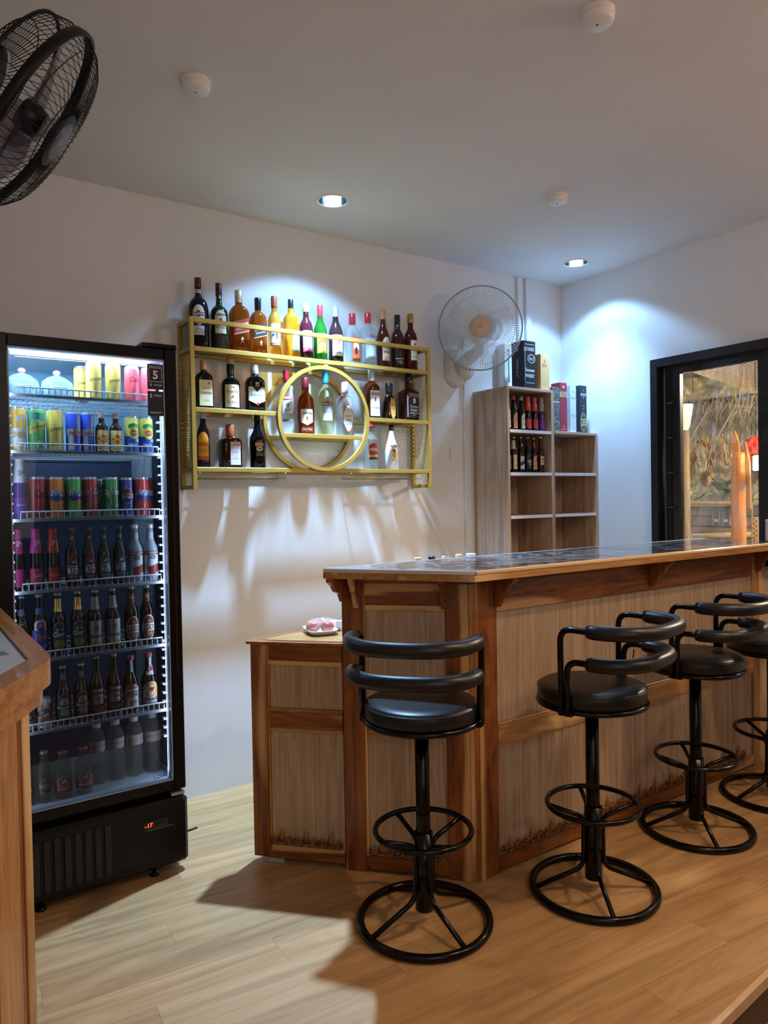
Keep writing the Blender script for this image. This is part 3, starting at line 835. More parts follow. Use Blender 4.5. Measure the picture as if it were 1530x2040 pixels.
# ------------------------------------------------------------------ fans
def grille_mesh(R, r0, depth, n, wr, rings=2, flat=0.55):
    """wires from the hub plate (r0, z=depth) to the rim (R, z=0), bulging towards +z"""
    m = MB()
    prof = [(r0, depth), (R * flat, depth * 0.97), (R * 0.80, depth * 0.82), (R * 0.93, depth * 0.50), (R * 0.985, depth * 0.16), (R, 0)]
    for k in range(n):
        a = 2 * PI * k / n; c, s_ = math.cos(a), math.sin(a)
        m.tube([(r * c, r * s_, z) for r, z in prof], wr, 4)
    for q in range(rings):
        r, z = prof[1 + q * 2]; m.ring((0, 0, z - 0.002), r, wr * 1.2, 64, 4)
    return m
def blades_mesh(n, r0, r1, chord, z0, pitch=0.5, thick=0.003):
    m = MB()
    for k in range(n):
        a0 = 2 * PI * k / n; NU, NV = 8, 6; P = []; 
        for i in range(NU + 1):
            u = i / NU; r = r0 + (r1 - r0) * u
            wdt = chord * (0.45 + 0.75 * math.sin(PI * min(1, 0.12 + u * 0.78)))
            for j in range(NV + 1):
                v_ = j / NV - 0.5; ang = a0 + v_ * wdt / r + 0.35 * u
                P.append((r * math.cos(ang), r * math.sin(ang), z0 + v_ * wdt * pitch * (1 - 0.3 * u)))
        F_ = [(i * (NV + 1) + j, (i + 1) * (NV + 1) + j, (i + 1) * (NV + 1) + j + 1, i * (NV + 1) + j + 1) for i in range(NU) for j in range(NV)]
        yield MB().add(P + [(x, y, z + thick) for x, y, z in P], F_ + [tuple(reversed([q + len(P) for q in f])) for f in F_], 0, True)

# black fan, upper left, very near: its axis points right, down and towards the viewer
M_FB = mat('black_fan_metal', '#070608', 0.45, spec=0.3)
FC = Vector((0.297, 1.838, 2.289)); FA = Vector((math.cos(-0.59) * math.cos(-0.17), math.cos(-0.59) * math.sin(-0.17), math.sin(-0.59)))
bf = thing('black_fan', tuple(FC), 'large black wall fan hanging into the upper left corner', 'fan')
bf.rotation_euler = FA.to_track_quat('Z', 'Y').to_euler()
part('front_grille', grille_mesh(0.222, 0.060, 0.062, 64, 0.0009, 2), M_FB, bf)
rg = MB()
for k in range(64):
    a = 2 * PI * k / 64; c, s_ = math.cos(a), math.sin(a)
    rg.tube([(r * c, r * s_, z) for r, z in ((0.222, -0.012), (0.226, -0.035), (0.214, -0.072), (0.175, -0.100), (0.09, -0.115))], 0.0010, 4)
rg.ring((0, 0, -0.073), 0.213, 0.0045, 64, 6); rg.ring((0, 0, -0.100), 0.175, 0.0015, 64, 4)
part('rear_grille', rg, M_FB, bf)
part('rim_band', MB().lathe([(0.223, -0.013), (0.230, -0.013), (0.232, 0.0), (0.230, 0.009), (0.223, 0.009), (0.221, 0.0), (0.223, -0.013)], n=72, cap=False), M_FB, bf)
hubp = part('centre_plate', MB().lathe([(0.001, 0.066), (0.066, 0.065), (0.072, 0.058), (0.070, 0.052), (0.001, 0.050)], n=40, cap=False), M_FB, bf)
part('badge', MB().lathe([(0.001, 0.0695), (0.046, 0.0690), (0.048, 0.0650)], n=40, cap=False), mat('grey_badge', '#66696d', 0.35, 0.3), hubp)
part('badge_mark', MB().box((0, 0, 0.0700), (0.004, 0.016, 0.001)), mat('pale_mark', '#9a9da0', 0.4), hubp)
part('hub', MB().lathe([(0.02, 0.02), (0.034, 0.016), (0.037, -0.01), (0.037, -0.03)], n=28), mat('dark_hub', '#16131a', 0.4), bf)
for mb in blades_mesh(3, 0.040, 0.19, 0.125, -0.01, 0.5):
    part('blade', mb, mat('smoky_blade', '#5a4c62', 0.2, alpha=0.5), bf)
part('motor', MB().lathe([(0.055, -0.23), (0.085, -0.22), (0.092, -0.16), (0.09, -0.12), (0.06, -0.105)], n=32), M_FB, bf)
armp = [FC - FA * 0.17, FC - FA * 0.24 + Vector((-0.08, 0.02, 0.02)), Vector((-0.45, 1.95, 2.40)), Vector((X0 + 0.02, 1.98, 2.36))]
inv = bf.rotation_euler.to_matrix().inverted()
part('wall_arm', MB().tube([inv @ (p - FC) for p in armp], 0.022, 12), M_FB, bf)
pc = inv @ (Vector((X0 + 0.018, 1.98, 2.36)) - FC)
mp = MB().box((X0 + 0.012, 1.98, 2.36), (0.022, 0.14, 0.22))
mp.v = [tuple(inv @ (Vector(p) - FC)) for p in mp.v]
part('wall_plate', mp, M_FB, bf)

# white wall fan
M_FW = mat('white_fan_plastic', '#d9d6d2', 0.4)
M_WIRE = mat('white_coated_wire', '#e4ebf2', 0.35)
WC = Vector((2.770, 3.040, 2.352)); WA = Vector((-2.72, -3.05, -0.30)).normalized()
wfan = thing('wall_fan', tuple(WC), 'white oscillating fan mounted on the back wall between the gold shelf and the cabinet', 'fan')
wfan.rotation_euler = WA.to_track_quat('Z', 'Y').to_euler()
inv = wfan.rotation_euler.to_matrix().inverted()
part('front_grille', grille_mesh(0.232, 0.058, 0.050, 100, 0.0016, 1, 0.5), M_WIRE, wfan)
rg = MB()
for k in range(100):
    a = 2 * PI * k / 100; c, s_ = math.cos(a), math.sin(a)
    rg.tube([(r * c, r * s_, z) for r, z in ((0.232, -0.004), (0.225, -0.035), (0.19, -0.060), (0.07, -0.072))], 0.0010, 4)
rg.ring((0, 0, -0.055), 0.196, 0.0016, 64, 4)
part('rear_grille', rg, M_WIRE, wfan)
part('rim', MB().ring((0, 0, 0), 0.234, 0.0042, 80, 8), mat('grey_wire_rim', '#94a6b6', 0.35), wfan)
cp = part('centre_cap', MB().lathe([(0.001, 0.064), (0.050, 0.062), (0.055, 0.054), (0.060, 0.050), (0.060, 0.046)], n=40, cap=False), mat('beige_cap', '#cdb6a4', 0.4), wfan)
V, Fc = letters('hatari', 0.008, bold=0.02)
part('cap_mark', MB().add([(x, y, 0.0655) for x, y in V], Fc), mat('brown_print', '#7c5a4e', 0.5), cp)
part('hub', MB().lathe([(0.040, 0.03), (0.048, 0.02), (0.048, -0.02)], n=28), M_FW, wfan)
for mb in blades_mesh(3, 0.045, 0.195, 0.15, -0.01, 0.5):
    part('blade', mb, mat('clear_blue_blade', '#c4d8e8', 0.15, alpha=0.14), wfan)
part('motor_housing', MB().lathe([(0.03, -0.20), (0.062, -0.185), (0.075, -0.13), (0.078, -0.085), (0.060, -0.072)], n=32), M_FW, wfan)
def to_fan(mb):
    mb.v = [tuple(inv @ (Vector(p) - WC)) for p in mb.v]; return mb
part('neck', to_fan(MB().tube([WC - WA * 0.12 + Vector((0, 0, -0.05)), WC - WA * 0.14 + Vector((-0.01, 0.0, -0.11)), (2.80, 3.20, 2.20), (2.80, 3.25, 2.17)], 0.028, 12, rr=[0.03, 0.035, 0.04, 0.042])), M_FW, wfan)
hb = MB(); pts = []
for k in range(13): 
    a = PI + PI * k / 12; pts.append((2.797 + 0.072 * math.cos(a), 2.135 + 0.072 * math.sin(a)))
pts += [(2.869, 2.27), (2.725, 2.27)]
hb.prism_dir([(x, D - 0.055, z) for x, z in pts], (0, 0.052, 0))
base = part('wall_bracket', to_fan(hb), M_FW, wfan)
hb = MB().lathe([(0.055, 0), (0.055, 0.03), (0.048, 0.038), (0.001, 0.038)], n=28, cap=False)
hb.v = [(2.835 + x, D - 0.055 - z, 2.165 + y * 1.25) for x, y, z in hb.v]
part('front_cover', to_fan(hb), M_FW, wfan)
part('screw_cap', to_fan(MB().sphere((2.845, D - 0.094, 2.150), 0.0055, 6)), mat('grey_screw', '#555a60', 0.4), wfan)
for dx_ in (0.0, 0.02):
    part('pull_cord', to_fan(MB().tube([(2.765 + dx_, D - 0.09, 2.10), (2.765 + dx_, D - 0.09, 1.98 - dx_)], 0.0014, 5)), M_FW, wfan)

# ------------------------------------------------------------------ trays with fruit on the work counter
M_TRAY = mat('white_foam_tray', '#e6eaf0', 0.5)
def tray(x, y, z, a, w_, l_, label, m):
    mm = MB(); P = []; n = 28
    def ro(u, s1, s2): 
        c, s_ = math.cos(u), math.sin(u); return (s1 * (1 if c > 0 else -1) * abs(c) ** 0.45, s2 * (1 if s_ > 0 else -1) * abs(s_) ** 0.45)
    for (k_, zz) in ((0.72, 0.0), (0.78, 0.001), (0.97, 0.017), (1.0, 0.019), (0.96, 0.020), (0.76, 0.006), (0.70, 0.004)):
        for i in range(n):
            p = ro(2 * PI * i / n, w_ * k_, l_ * k_); ca_, sa_ = math.cos(a), math.sin(a)
            P.append((x + p[0] * ca_ - p[1] * sa_, y + p[0] * sa_ + p[1] * ca_, z + zz))
    F_ = [(j * n + i, j * n + (i + 1) % n, (j + 1) * n + (i + 1) % n, (j + 1) * n + i) for j in range(6) for i in range(n)]
    F_ += [tuple(range(n - 1, -1, -1)), tuple(range(6 * n, 7 * n))]
    mm.add(P, F_, 0, True)
    o = mm.build('foam_tray', m, None, (x, y, z)); tag(o, label, 'tray'); return o
ZW = HW + 0.013
tray(1.425, 2.545, ZW, -0.25, 0.062, 0.085, 'white foam tray holding two wrapped tomatoes on the low counter', M_TRAY)
tray(1.545, 2.590, ZW, -0.6, 0.055, 0.075, 'pale blue foam tray beside the tomatoes, half behind the bar', mat('blue_foam_tray', '#b7cbe2', 0.5))
M_TOM = mat('tomato_skin', '#c9604c', 0.3, coat=0.4)
for k, (x, y, lab) in enumerate(((1.392, 2.545, 'pinkish red tomato on the left of the foam tray'), (1.440, 2.515, 'pinkish red tomato on the right of the foam tray, under crinkled wrap'))):
    m = MB(); prof = [(0.001, 0.0), (0.014, 0.001), (0.026, 0.010), (0.030, 0.022), (0.027, 0.034), (0.014, 0.042), (0.005, 0.040), (0.001, 0.038)]
    m.lathe(prof, (x, y, ZW + 0.0065), 20, cap=False)
    o = m.build('tomato', M_TOM, None, (x, y, ZW + 0.0065)); tag(o, lab, 'tomato', 'tomatoes on the foam tray')
    MB().lathe([(0.001, 0.0), (0.006, 0.0015), (0.001, 0.003)], (x, y, ZW + 0.0065 + 0.038), 8, cap=False).build('stem', mat('tomato_stem', '#5c6b3a', 0.6), o)
random.seed(5); m = MB(); n = 26; P = []
for j, (r, z) in enumerate(((0.058, 0.004), (0.056, 0.022), (0.045, 0.042), (0.022, 0.052), (0.004, 0.056))):
    for i in range(n):
        a = 2 * PI * i / n; rr_ = r * (1 + 0.10 * math.sin(5 * a + j) + random.uniform(-0.05, 0.05))
        P.append((1.418 + rr_ * 1.15 * math.cos(a) * (1.0 + 0.25 * max(0, math.cos(a))), 2.530 + rr_ * 0.8 * math.sin(a), ZW + 0.006 + z + random.uniform(-0.003, 0.003)))
m.add(P, [(j * n + i, j * n + (i + 1) % n, (j + 1) * n + (i + 1) % n, (j + 1) * n + i) for j in range(4) for i in range(n)])
o = m.build('plastic_wrap', mat('cling_wrap', '#f4e6e6', 0.12, alpha=0.22), None, (1.418, 2.530, ZW)); tag(o, 'crinkled clear plastic wrap over the two tomatoes', 'plastic wrap')
# folded tuft of wrap
m = MB()
for k in range(7):
    a = -0.9 + k * 0.22; p0 = Vector((1.468, 2.498, ZW + 0.03)); p1 = p0 + Vector((0.055 * math.cos(a), 0.055 * math.sin(a), 0.012 - 0.006 * k)); q = Vector((0.003, 0.004, 0.016))
    m.add([p0, p1 - q, p1 + q, p0 + q], [(0, 1, 2, 3)])
t_ = m.build('tuft', mat('cling_wrap_white', '#ffffff', 0.2, alpha=0.45), o)

# ------------------------------------------------------------------ bottles, cans, cartons
def glassm(col, kind='dark'):
    key = 'glass_' + kind + col.strip('#')
    if kind == 'dark':  return mat(key, col, 0.10, coat=0.05, spec=0.35)
    if key in _M: return _M[key]
    # thin tinted glass: light passes straight through and takes the colour, the skin reflects
    m = mat(key, col, 0.05, coat=0.4); nt, N, L, b = nodes(m)
    tr_ = N.new('ShaderNodeBsdfTransparent'); ms = N.new('ShaderNodeMixShader')
    if kind == 'clear': b.inputs['Base Color'].default_value = (*(0.62 * x for x in lin(col)), 1)
    c_ = lin(col); tr_.inputs[0].default_value = (*((x ** 0.55 for x in c_) if kind == 'amber' else (0.94 * x ** 0.3 for x in c_)), 1)
    ms.inputs[0].default_value = 0.30 if kind == 'amber' else 0.16
    out = N['Material Output']
    L.new(tr_.outputs[0], ms.inputs[1]); L.new(b.outputs[0], ms.inputs[2]); L.new(ms.outputs[0], out.inputs['Surface'])
    return m
def paint(col, rough=0.45, metal=0.0): return mat('print_%s_%d%d' % (col.strip('#'), int(rough * 100), int(metal * 10)), col, rough, metal)

PROF = {   # (z/h, r/R)
 'wine': [(0, .90), (.006, .97), (.02, 1), (.60, 1), (.66, .95), (.70, .82), (.73, .62), (.76, .44), (.80, .36), (.97, .34), (1, .34)],
 'bigwine': [(0, .92), (.01, 1), (.56, 1), (.63, .93), (.68, .76), (.72, .50), (.75, .34), (.80, .30), (.99, .29), (1, .28)],
 'jam': [(0, .92), (.01, 1), (.54, 1), (.60, .93), (.64, .72), (.67, .42), (.70, .36), (.85, .33), (1, .32)],
 'square': [(0, .95), (.01, 1), (.62, 1), (.68, .93), (.73, .74), (.760, .46), (.785, .36), (.98, .35), (1, .35)],
 'round': [(0, .94), (.01, 1), (.52, 1), (.60, .95), (.66, .82), (.71, .56), (.75, .43), (.80, .40), (1, .38)],
 'slope': [(0, .94), (.01, 1), (.50, 1), (.58, .92), (.66, .68), (.73, .46), (.80, .38), (.98, .35), (1, .35)],
 'jd': [(0, .95), (.01, 1), (.58, 1), (.615, .96), (.65, .72), (.68, .40), (.72, .36), (.78, .40), (.82, .33), (1, .32)],
 'bulb': [(0, .92), (.01, 1), (.50, 1), (.57, .90), (.61, .60), (.64, .40), (.70, .40), (.78, .44), (.86, .40), (.9, .34), (1, .33)],
 'bail': [(0, .90), (.01, .94), (.30, .96), (.50, 1), (.58, .95), (.65, .72), (.72, .48), (.80, .38), (1, .35)],
 'mal': [(0, .92), (.01, 1), (.42, 1), (.55, .84), (.70, .52), (.82, .34), (1, .31)],
 'kah': [(0, .94), (.01, 1), (.14, 1), (.15, .97), (.55, .97), (.66, .90), (.74, .60), (.80, .44), (1, .40)],
 'sm': [(0, .96), (.01, 1), (.15, .97), (.45, .86), (.62, .68), (.68, .42), (.72, .36), (1, .36)],
 'coin': [(0, .96), (.01, 1), (.60, 1), (.65, .94), (.68, .76), (.70, .40), (.74, .30), (1, .30)],
 'beer': [(0, .90), (.01, .98), (.025, 1), (.50, 1), (.57, .93), (.64, .70), (.70, .52), (.78, .45), (.94, .38), (.985, .40), (1, .40)],
 'beer2': [(0, .90), (.01, .98), (.02, 1), (.56, 1), (.62, .90), (.68, .66), (.74, .50), (.80, .46), (.94, .42), (1, .42)],
 'cooler': [(0, .90), (.01, .98), (.02, 1), (.42, 1), (.60, .88), (.80, .66), (.93, .54), (1, .52)],
 'soju': [(0, .90), (.01, .98), (.02, 1), (.50, 1), (.58, .90), (.66, .62), (.74, .48), (.98, .42), (1, .42)],
 'tonic': [(0, .94), (.02, 1), (.42, 1), (.45, .97), (.60, .97), (.67, .84), (.72, .55), (.76, .42), (.84, .42), (1, .45)],
 'soda': [(0, .70), (.01, .85), (.06, .98), (.15, 1), (.50, .97), (.66, .86), (.76, .64), (.83, .44), (.88, .40), (.94, .46), (1, .44)],
 'water': [(0, .86), (.02, .98), (.03, 1), (.06, .96), (.09, 1), (.13, .96), (.17, 1), (.21, .96), (.25, 1), (.29, .95), (.33, 1), (.37, .95), (.41, 1), (.46, .95), (.50, 1), (.70, 1), (.72, .97), (.80, .86), (.86, .60), (.89, .44), (.91, .44)],
 'can': [(0, .74), (.012, .84), (.035, .97), (.06, 1), (.90, 1), (.94, .93), (.972, .84), (.98, .86), (1, .86), (1, .80), (.985, .78)],
 'slimcan': [(0, .78), (.012, .86), (.03, .98), (.05, 1), (.92, 1), (.955, .93), (.975, .88), (.985, .90), (1, .90), (1, .84), (.985, .82)],
}
def interp(prof, t):
    for (z0, r0), (z1, r1) in zip(prof, prof[1:]):
        if z0 <= t <= z1 and z1 > z0:
            return r0 + (r1 - r0) * (t - z0) / (z1 - z0)
    return prof[-1][1]

class Surf:
    """outside of a bottle or can; maps label space (u across, z up) onto it"""
    def __init__(s, x, y, z, R, h, prof, sq=2.0, depth=1.0, rot=0.0, turn=0.0, zq=0.62):
        s.c = (x, y, z); s.R = R; s.h = h; s.P = PROF[prof]; s.sq = sq; s.depth = depth; s.rot = rot; s.zq = zq
    def xy(s, r, a, z):
        """a from the front (-y)"""
        k = 1.0 if z < s.zq * s.h else max(0.0, 1 - (z / s.h - s.zq) / 0.10)
        p = 2 + (s.sq - 2) * k; d = 1 + (s.depth - 1) * k
        sn, cs = math.sin(a), math.cos(a)
        if p > 2.01:
            q = (abs(sn) ** p + abs(cs) ** p) ** (1 / p); r = r / q
        return r * sn, -r * cs * d
    def sec(s, a, r, z):
        X, Y = s.xy(r, a, z); c, sn = math.cos(s.rot), math.sin(s.rot)
        return X * c - Y * sn, X * sn + Y * c
    def pt(s, u, z, off):
        r = interp(s.P, z / s.h) * s.R + off
        if s.sq > 2.5 and z < (s.zq + 0.05) * s.h:
            uu = max(-0.9999 * r, min(0.9999 * r, u)); X = uu; Y = -r * s.depth * (1 - abs(uu / r) ** s.sq) ** (1 / s.sq)
        else:
            a = u / max(interp(s.P, z / s.h) * s.R, 1e-4); X, Y = s.xy(r, a, z)
        c, sn = math.cos(s.rot), math.sin(s.rot)
        return (s.c[0] + X * c - Y * sn, s.c[1] + X * sn + Y * c, s.c[2] + z)

def patch(mb, sf, u0, z0, w_, h_, mi, shape='rect', off=0.0004, shear=0.0, nu=10, nv=6):
    P = []
    for j in range(nv + 1):
        for i in range(nu + 1):
            a, b_ = 2 * i / nu - 1, 2 * j / nv - 1
            if shape == 'oval': a, b_ = a * math.sqrt(1 - b_ * b_ / 2), b_ * math.sqrt(1 - a * a / 2)
            elif shape == 'arch' and b_ > 0: b_ = b_ * math.sqrt(max(0.0, 1 - 0.75 * a * a))
            elif shape == 'shield':
                if b_ < 0: b_ = b_ * (1 - 0.42 * abs(a))
            elif shape == 'diamond': a = a * (1 - 0.75 * max(0, abs(b_) - 0.35) / 0.65)
            elif shape == 'chevron': b_ = b_ if b_ > 0 else b_ * (1 - 0.9 * abs(a)) + 0.0
            elif shape == 'tri': a = a * (1 - (b_ + 1) / 2 * 0.98)
            elif shape == 'trid': a = a * ((b_ + 1) / 2 * 0.98 + 0.02)
            P.append(sf.pt(u0 + a * w_ / 2, z0 + b_ * h_ / 2 + shear * a * w_ / 2, off))
    n = nu + 1
    mb.add(P, [(j * n + i, j * n + i + 1, (j + 1) * n + i + 1, (j + 1) * n + i) for j in range(nv) for i in range(nu)], mi, True)
def text_on(mb, sf, txt, u0, z0, h_, mi, maxw=None, off=0.0009, shear=0.0, bold=0.0, italic=0.0, vert=False):
    V, F_ = letters(txt, h_, maxw, bold, italic)
    if vert: V = [(-y, x) for x, y in V]
    mb.add([sf.pt(u0 + x, z0 + y + shear * x, off) for x, y in V], F_, mi)

_S = {}
def shape2d(poly):
    key = tuple(poly)
    if key not in _S:
        bm = bmesh.new(); bm.faces.new([bm.verts.new((a, b_, 0)) for a, b_ in poly])
        bmesh.ops.triangulate(bm, faces=bm.faces[:])
        for _ in range(2):
            bmesh.ops.subdivide_edges(bm, edges=[e for e in bm.edges if e.calc_length() > 0.3], cuts=1)
            bmesh.ops.triangulate(bm, faces=bm.faces[:])
        bm.verts.index_update()
        _S[key] = ([(v.co.x, v.co.y) for v in bm.verts], [tuple(v.index for v in f.verts) for f in bm.faces]); bm.free()
    return _S[key]

def vessel(name, cat, label, group, x, y, z, R, h, prof, body, cap=None, marks=(), sq=2.0, depth=1.0, rot=0.0, neck=None, n=24, band=None, part_name='label'):
    """cap: (z0/h, R factor, material); marks: list of label specs; neck: (z0, z1, material) foil sleeve"""
    sf = Surf(x, y, z, R, h, prof, sq, depth, rot)
    ns = 40 if sq > 2.5 else n
    top = cap[0] + 0.01 if cap and cap[0] < 0.97 else 1.0
    pts = [(r * R, t * h) for t, r in PROF[prof] if t < top] 
    if top < 1: pts.append((interp(PROF[prof], top) * R, top * h))
    root = MB().lathe(pts, (x, y, z), ns, 0, True, sf.sec).build(name, body, None, (x, y, z))
    tag(root, label, cat, group)
    if cap:
        r0 = interp(PROF[prof], cap[0]) * R * cap[1]
        MB().lathe([(r0 * 0.98, cap[0] * h), (r0, cap[0] * h + 0.001), (r0, h - 0.0015), (r0 * 0.92, h)], (x, y, z), 20).build('cap', cap[2], root)
    if neck:
        q = [(interp(PROF[prof], neck[0] + (neck[1] - neck[0]) * k / 6) * R + 0.0006, (neck[0] + (neck[1] - neck[0]) * k / 6) * h) for k in range(7)]
        MB().lathe(q, (x, y, z), ns, 0, True, sf.sec, cap=False).build('neck_foil', neck[2], root)
    if band:
        for bnd in (band if isinstance(band, list) else [band]):
            q = [(interp(PROF[prof], bnd[0] + (bnd[1] - bnd[0]) * k / 4) * R + 0.0003, (bnd[0] + (bnd[1] - bnd[0]) * k / 4) * h) for k in range(5)]
            MB().lathe(q, (x, y, z), ns, 0, True, sf.sec, cap=False).build('band', bnd[2], root)
    cur = None; mats = []; mb = None; layer = 0
    def flush():
        if mb is not None and mb.v: mb.build(part_name, mats, root)
    for mk in marks:
        k = mk[0]
        if k == 'new' or mb is None:
            flush(); mb = MB(); mats = []
            if k == 'new': continue
        if k in ('rect', 'oval', 'arch', 'shield', 'diamond', 'chevron', 'tri', 'trid'):
            _, u0, z0, w_, h_, col = mk[:6]; kw = mk[6] if len(mk) > 6 else {}
            mm = paint(col, kw.get('rough', 0.45), kw.get('metal', 0.0))
            if mm not in mats: mats.append(mm); 
            layer += 1
            patch(mb, sf, u0 * R, z0 * h, w_ * R, h_ * h, mats.index(mm), k, 0.0004 + 0.00022 * layer, kw.get('shear', 0.0))
        elif k == 'text':
            _, t, u0, z0, hh, col = mk[:6]; kw = dict(mk[6]) if len(mk) > 6 else {}
            mm = paint(col)
            if mm not in mats: mats.append(mm)
            layer += 1
            if 'maxw' in kw: kw['maxw'] *= R
            text_on(mb, sf, t, u0 * R, z0 * h, hh * h, mats.index(mm), off=0.0006 + 0.00024 * layer, **kw)
        elif k == 'pic':
            _, poly, u0, z0, sc_, col = mk
            mm = paint(col)
            if mm not in mats: mats.append(mm)
            layer += 1
            V2, F2 = shape2d(poly)
            mb.add([sf.pt(u0 * R + a * sc_ * R, z0 * h + b_ * sc_ * R, 0.0006 + 0.00024 * layer) for a, b_ in V2], F2, mats.index(mm))
    flush()
    return root

# small flat emblems (x right, z up, about unit size)
WALKER = [(-.05, 1.0), (.12, .95), (.15, .78), (.32, .55), (.40, .30), (.22, .22), (.12, .0), (.35, -.45), (.45, -.95), (.28, -.95), (.05, -.35), (-.15, -.55), (-.45, -.95), (-.60, -.85), (-.25, -.25), (-.25, .15), (-.45, .05), (-.52, .2), (-.22, .55), (-.12, .78)]
STAR = [((1 if k % 2 == 0 else 0.4) * math.sin(PI * k / 5), (1 if k % 2 == 0 else 0.4) * math.cos(PI * k / 5)) for k in range(10)]
STAR8 = [((1 if k % 2 == 0 else 0.62) * math.sin(PI * k / 8), (1 if k % 2 == 0 else 0.62) * math.cos(PI * k / 8)) for k in range(16)]
LION = [(-.8, -.6), (-.6, .1), (-.75, .5), (-.3, .45), (-.1, .8), (.3, .9), (.65, .6), (.55, .2), (.8, -.1), (.55, -.3), (.7, -.75), (.4, -.75), (.25, -.25), (-.15, -.2), (-.3, -.7), (-.6, -.75), (-.55, -.55)]
BIRD = [(-.9, -.2), (-.2, .1), (.0, .7), (.3, .4), (.9, .3), (.4, .0), (.5, -.5), (.1, -.3), (-.3, -.6), (-.4, -.2)]
PALM = [(-.06, -.8), (.06, -.8), (.06, .1), (.55, -.05), (.8, -.3), (.6, .25), (.2, .35), (.5, .7), (.05, .5), (-.3, .75), (-.2, .4), (-.7, .3), (-.85, -.2), (-.5, .05), (-.06, .1)]
HEART = [(0, -.8), (.7, -.1), (.8, .35), (.5, .7), (.15, .6), (0, .35), (-.15, .6), (-.5, .7), (-.8, .35), (-.7, -.1)]

# --- bottles on the gold shelf ---------------------------------------------
GT, GM, GC, GB_ = 'bottles on the top tier of the gold shelf', 'bottles on the middle tier of the gold shelf', 'bottles standing inside the gold ring', 'bottles on the lowest tier of the gold shelf'
def W(t): return t
YT = 3.225
def bt(name_label, grp, x, z, R, h, prof, body, cap, marks, **k):
    k['rot'] = k.get('rot', 0.0) - (0.10 if k.get('sq', 2) > 2.5 else 0.34)
    return vessel('bottle', 'bottle', name_label, grp, x, YT, z, R, h, prof, body, cap, marks, **k)
Z1 = 2.1015
bt('dark wine-red bottle with a white oval label, tallest and leftmost on the top tier', GT, 1.196, Z1, .0455, .331, 'bigwine', glassm('#0d0a14'), (.86, 1.15, paint('#5a1a22', .4)),
   [('rect', 0, .81, .62, .05, '#c9c0cc'), ('text', 'MARTINI', 0, .81, .02, '#4a2030', {'maxw': .5}), ('new',), ('oval', 0, .46, 1.25, .28, '#e4e3e8'), ('oval', 0, .475, .42, .095, '#b8222a'), ('rect', 0, .47, 1.15, .05, '#1b1c26'), ('text', 'MARTINI', 0, .47, .032, '#f0f0f0', {'maxw': 1.05, 'bold': .02}), ('text', 'ROSSO', 0, .385, .022, '#555560'), ('new',), ('rect', 0, .245, 1.05, .13, '#d5d7e6'), ('text', 'VERMOUTH', 0, .26, .02, '#6c6f88', {'maxw': .8}), ('text', 'TORINO ITALIA', 0, .22, .014, '#8b8ea8', {'maxw': .8})])
bt('dark green bottle with cream arched label, second from the left on the top tier', GT, 1.296, Z1, .040, .321, 'jam', glassm('#16301a'), (.82, 1.12, paint('#3b1c1e', .4)),
   [('rect', .1, .87, .22, .20, '#c9a8a4'), ('new',), ('arch', .15, .42, 1.35, .34, '#e9e5cf'), ('text', 'JAMESON', .15, .515, .040, '#1e3a22', {'maxw': 1.2, 'bold': .03}), ('oval', .15, .44, .30, .06, '#3c5a3a'), ('text', 'TRIPLE DISTILLED', .15, .37, .014, '#5b6a4b', {'maxw': 1.0}), ('text', 'IRISH WHISKEY', .15, .33, .022, '#3a5236', {'maxw': 1.1}), ('text', '1780', .15, .28, .014, '#6a6a52')],
   band=(.04, .22, paint('#2c2a24', .35)))
def walker(label, x, R, h, slant, cap, capm):
    return bt(label, GT, x, Z1, R, h, 'square', glassm('#a4581e', 'amber'), (.80, 1.18, capm),
       [('rect', 0, .42, 1.74, .20, slant, {'shear': .30}), ('text', 'JOHNNIE WALKER', 0, .44, .045, '#e9e2d6', {'maxw': 1.5, 'shear': .30, 'bold': .02}), ('text', 'OLD SCOTCH WHISKY', 0, .385, .022, '#e9e2d6', {'maxw': 1.3, 'shear': .30}), ('rect', 0, .315, 1.74, .010, '#e5c9a8', {'shear': .30}), ('new',), ('pic', WALKER, .05, .20, .36, '#ecd9c4'), ('text', 'EST. 1820', .05, .075, .022, '#d9a06a', {'maxw': 1.1}), ('text', 'BLENDED SCOTCH', .05, .04, .018, '#d9a06a', {'maxw': 1.2})],
       sq=6, depth=.85, rot=.04)
walker('square amber bottle with a slanted red label and cream cap on the top tier', 1.395, .0435, .303, '#a93a30', 0, paint('#d9c9a2', .3, .5))
walker('square amber bottle with a slanted black label and black cap on the top tier', 1.494, .038, .281, '#23262a', 0, paint('#141c26', .25))
bt('pale amber bottle with a sailor picture on a light blue label and red-brown cap', GT, 1.581, Z1, .034, .301, 'round', glassm('#c8963a', 'amber'), (.82, 1.15, paint('#9b5038', .35)),
   [('rect', 0, .36, 1.5, .36, '#bccfe6'), ('rect', 0, .20, 1.5, .05, '#7b4030'), ('pic', WALKER, .25, .34, .55, '#7a2f38'), ('pic', BIRD, -.3, .36, .35, '#33466a'), ('text', 'CAPTAIN MORGAN', 0, .20, .022, '#e6d2b8', {'maxw': 1.3})])
bt('golden yellow bottle with a narrow black cap and small blue-grey label', GT, 1.672, Z1, .0385, .299, 'square', glassm('#c08a24', 'amber'), (.84, 1.0, paint('#17181f', .3)),
   [('rect', .35, .30, .95, .34, '#8a9aa0'), ('rect', .35, .42, .95, .05, '#1d2a3c'), ('text', 'REGENCY', .35, .42, .03, '#e0dcc8', {'maxw': .8}), ('pic', BIRD, .35, .31, .30, '#e8e4d0'), ('text', 'VSOP', .35, .20, .03, '#2a3038')], sq=4, depth=.8)
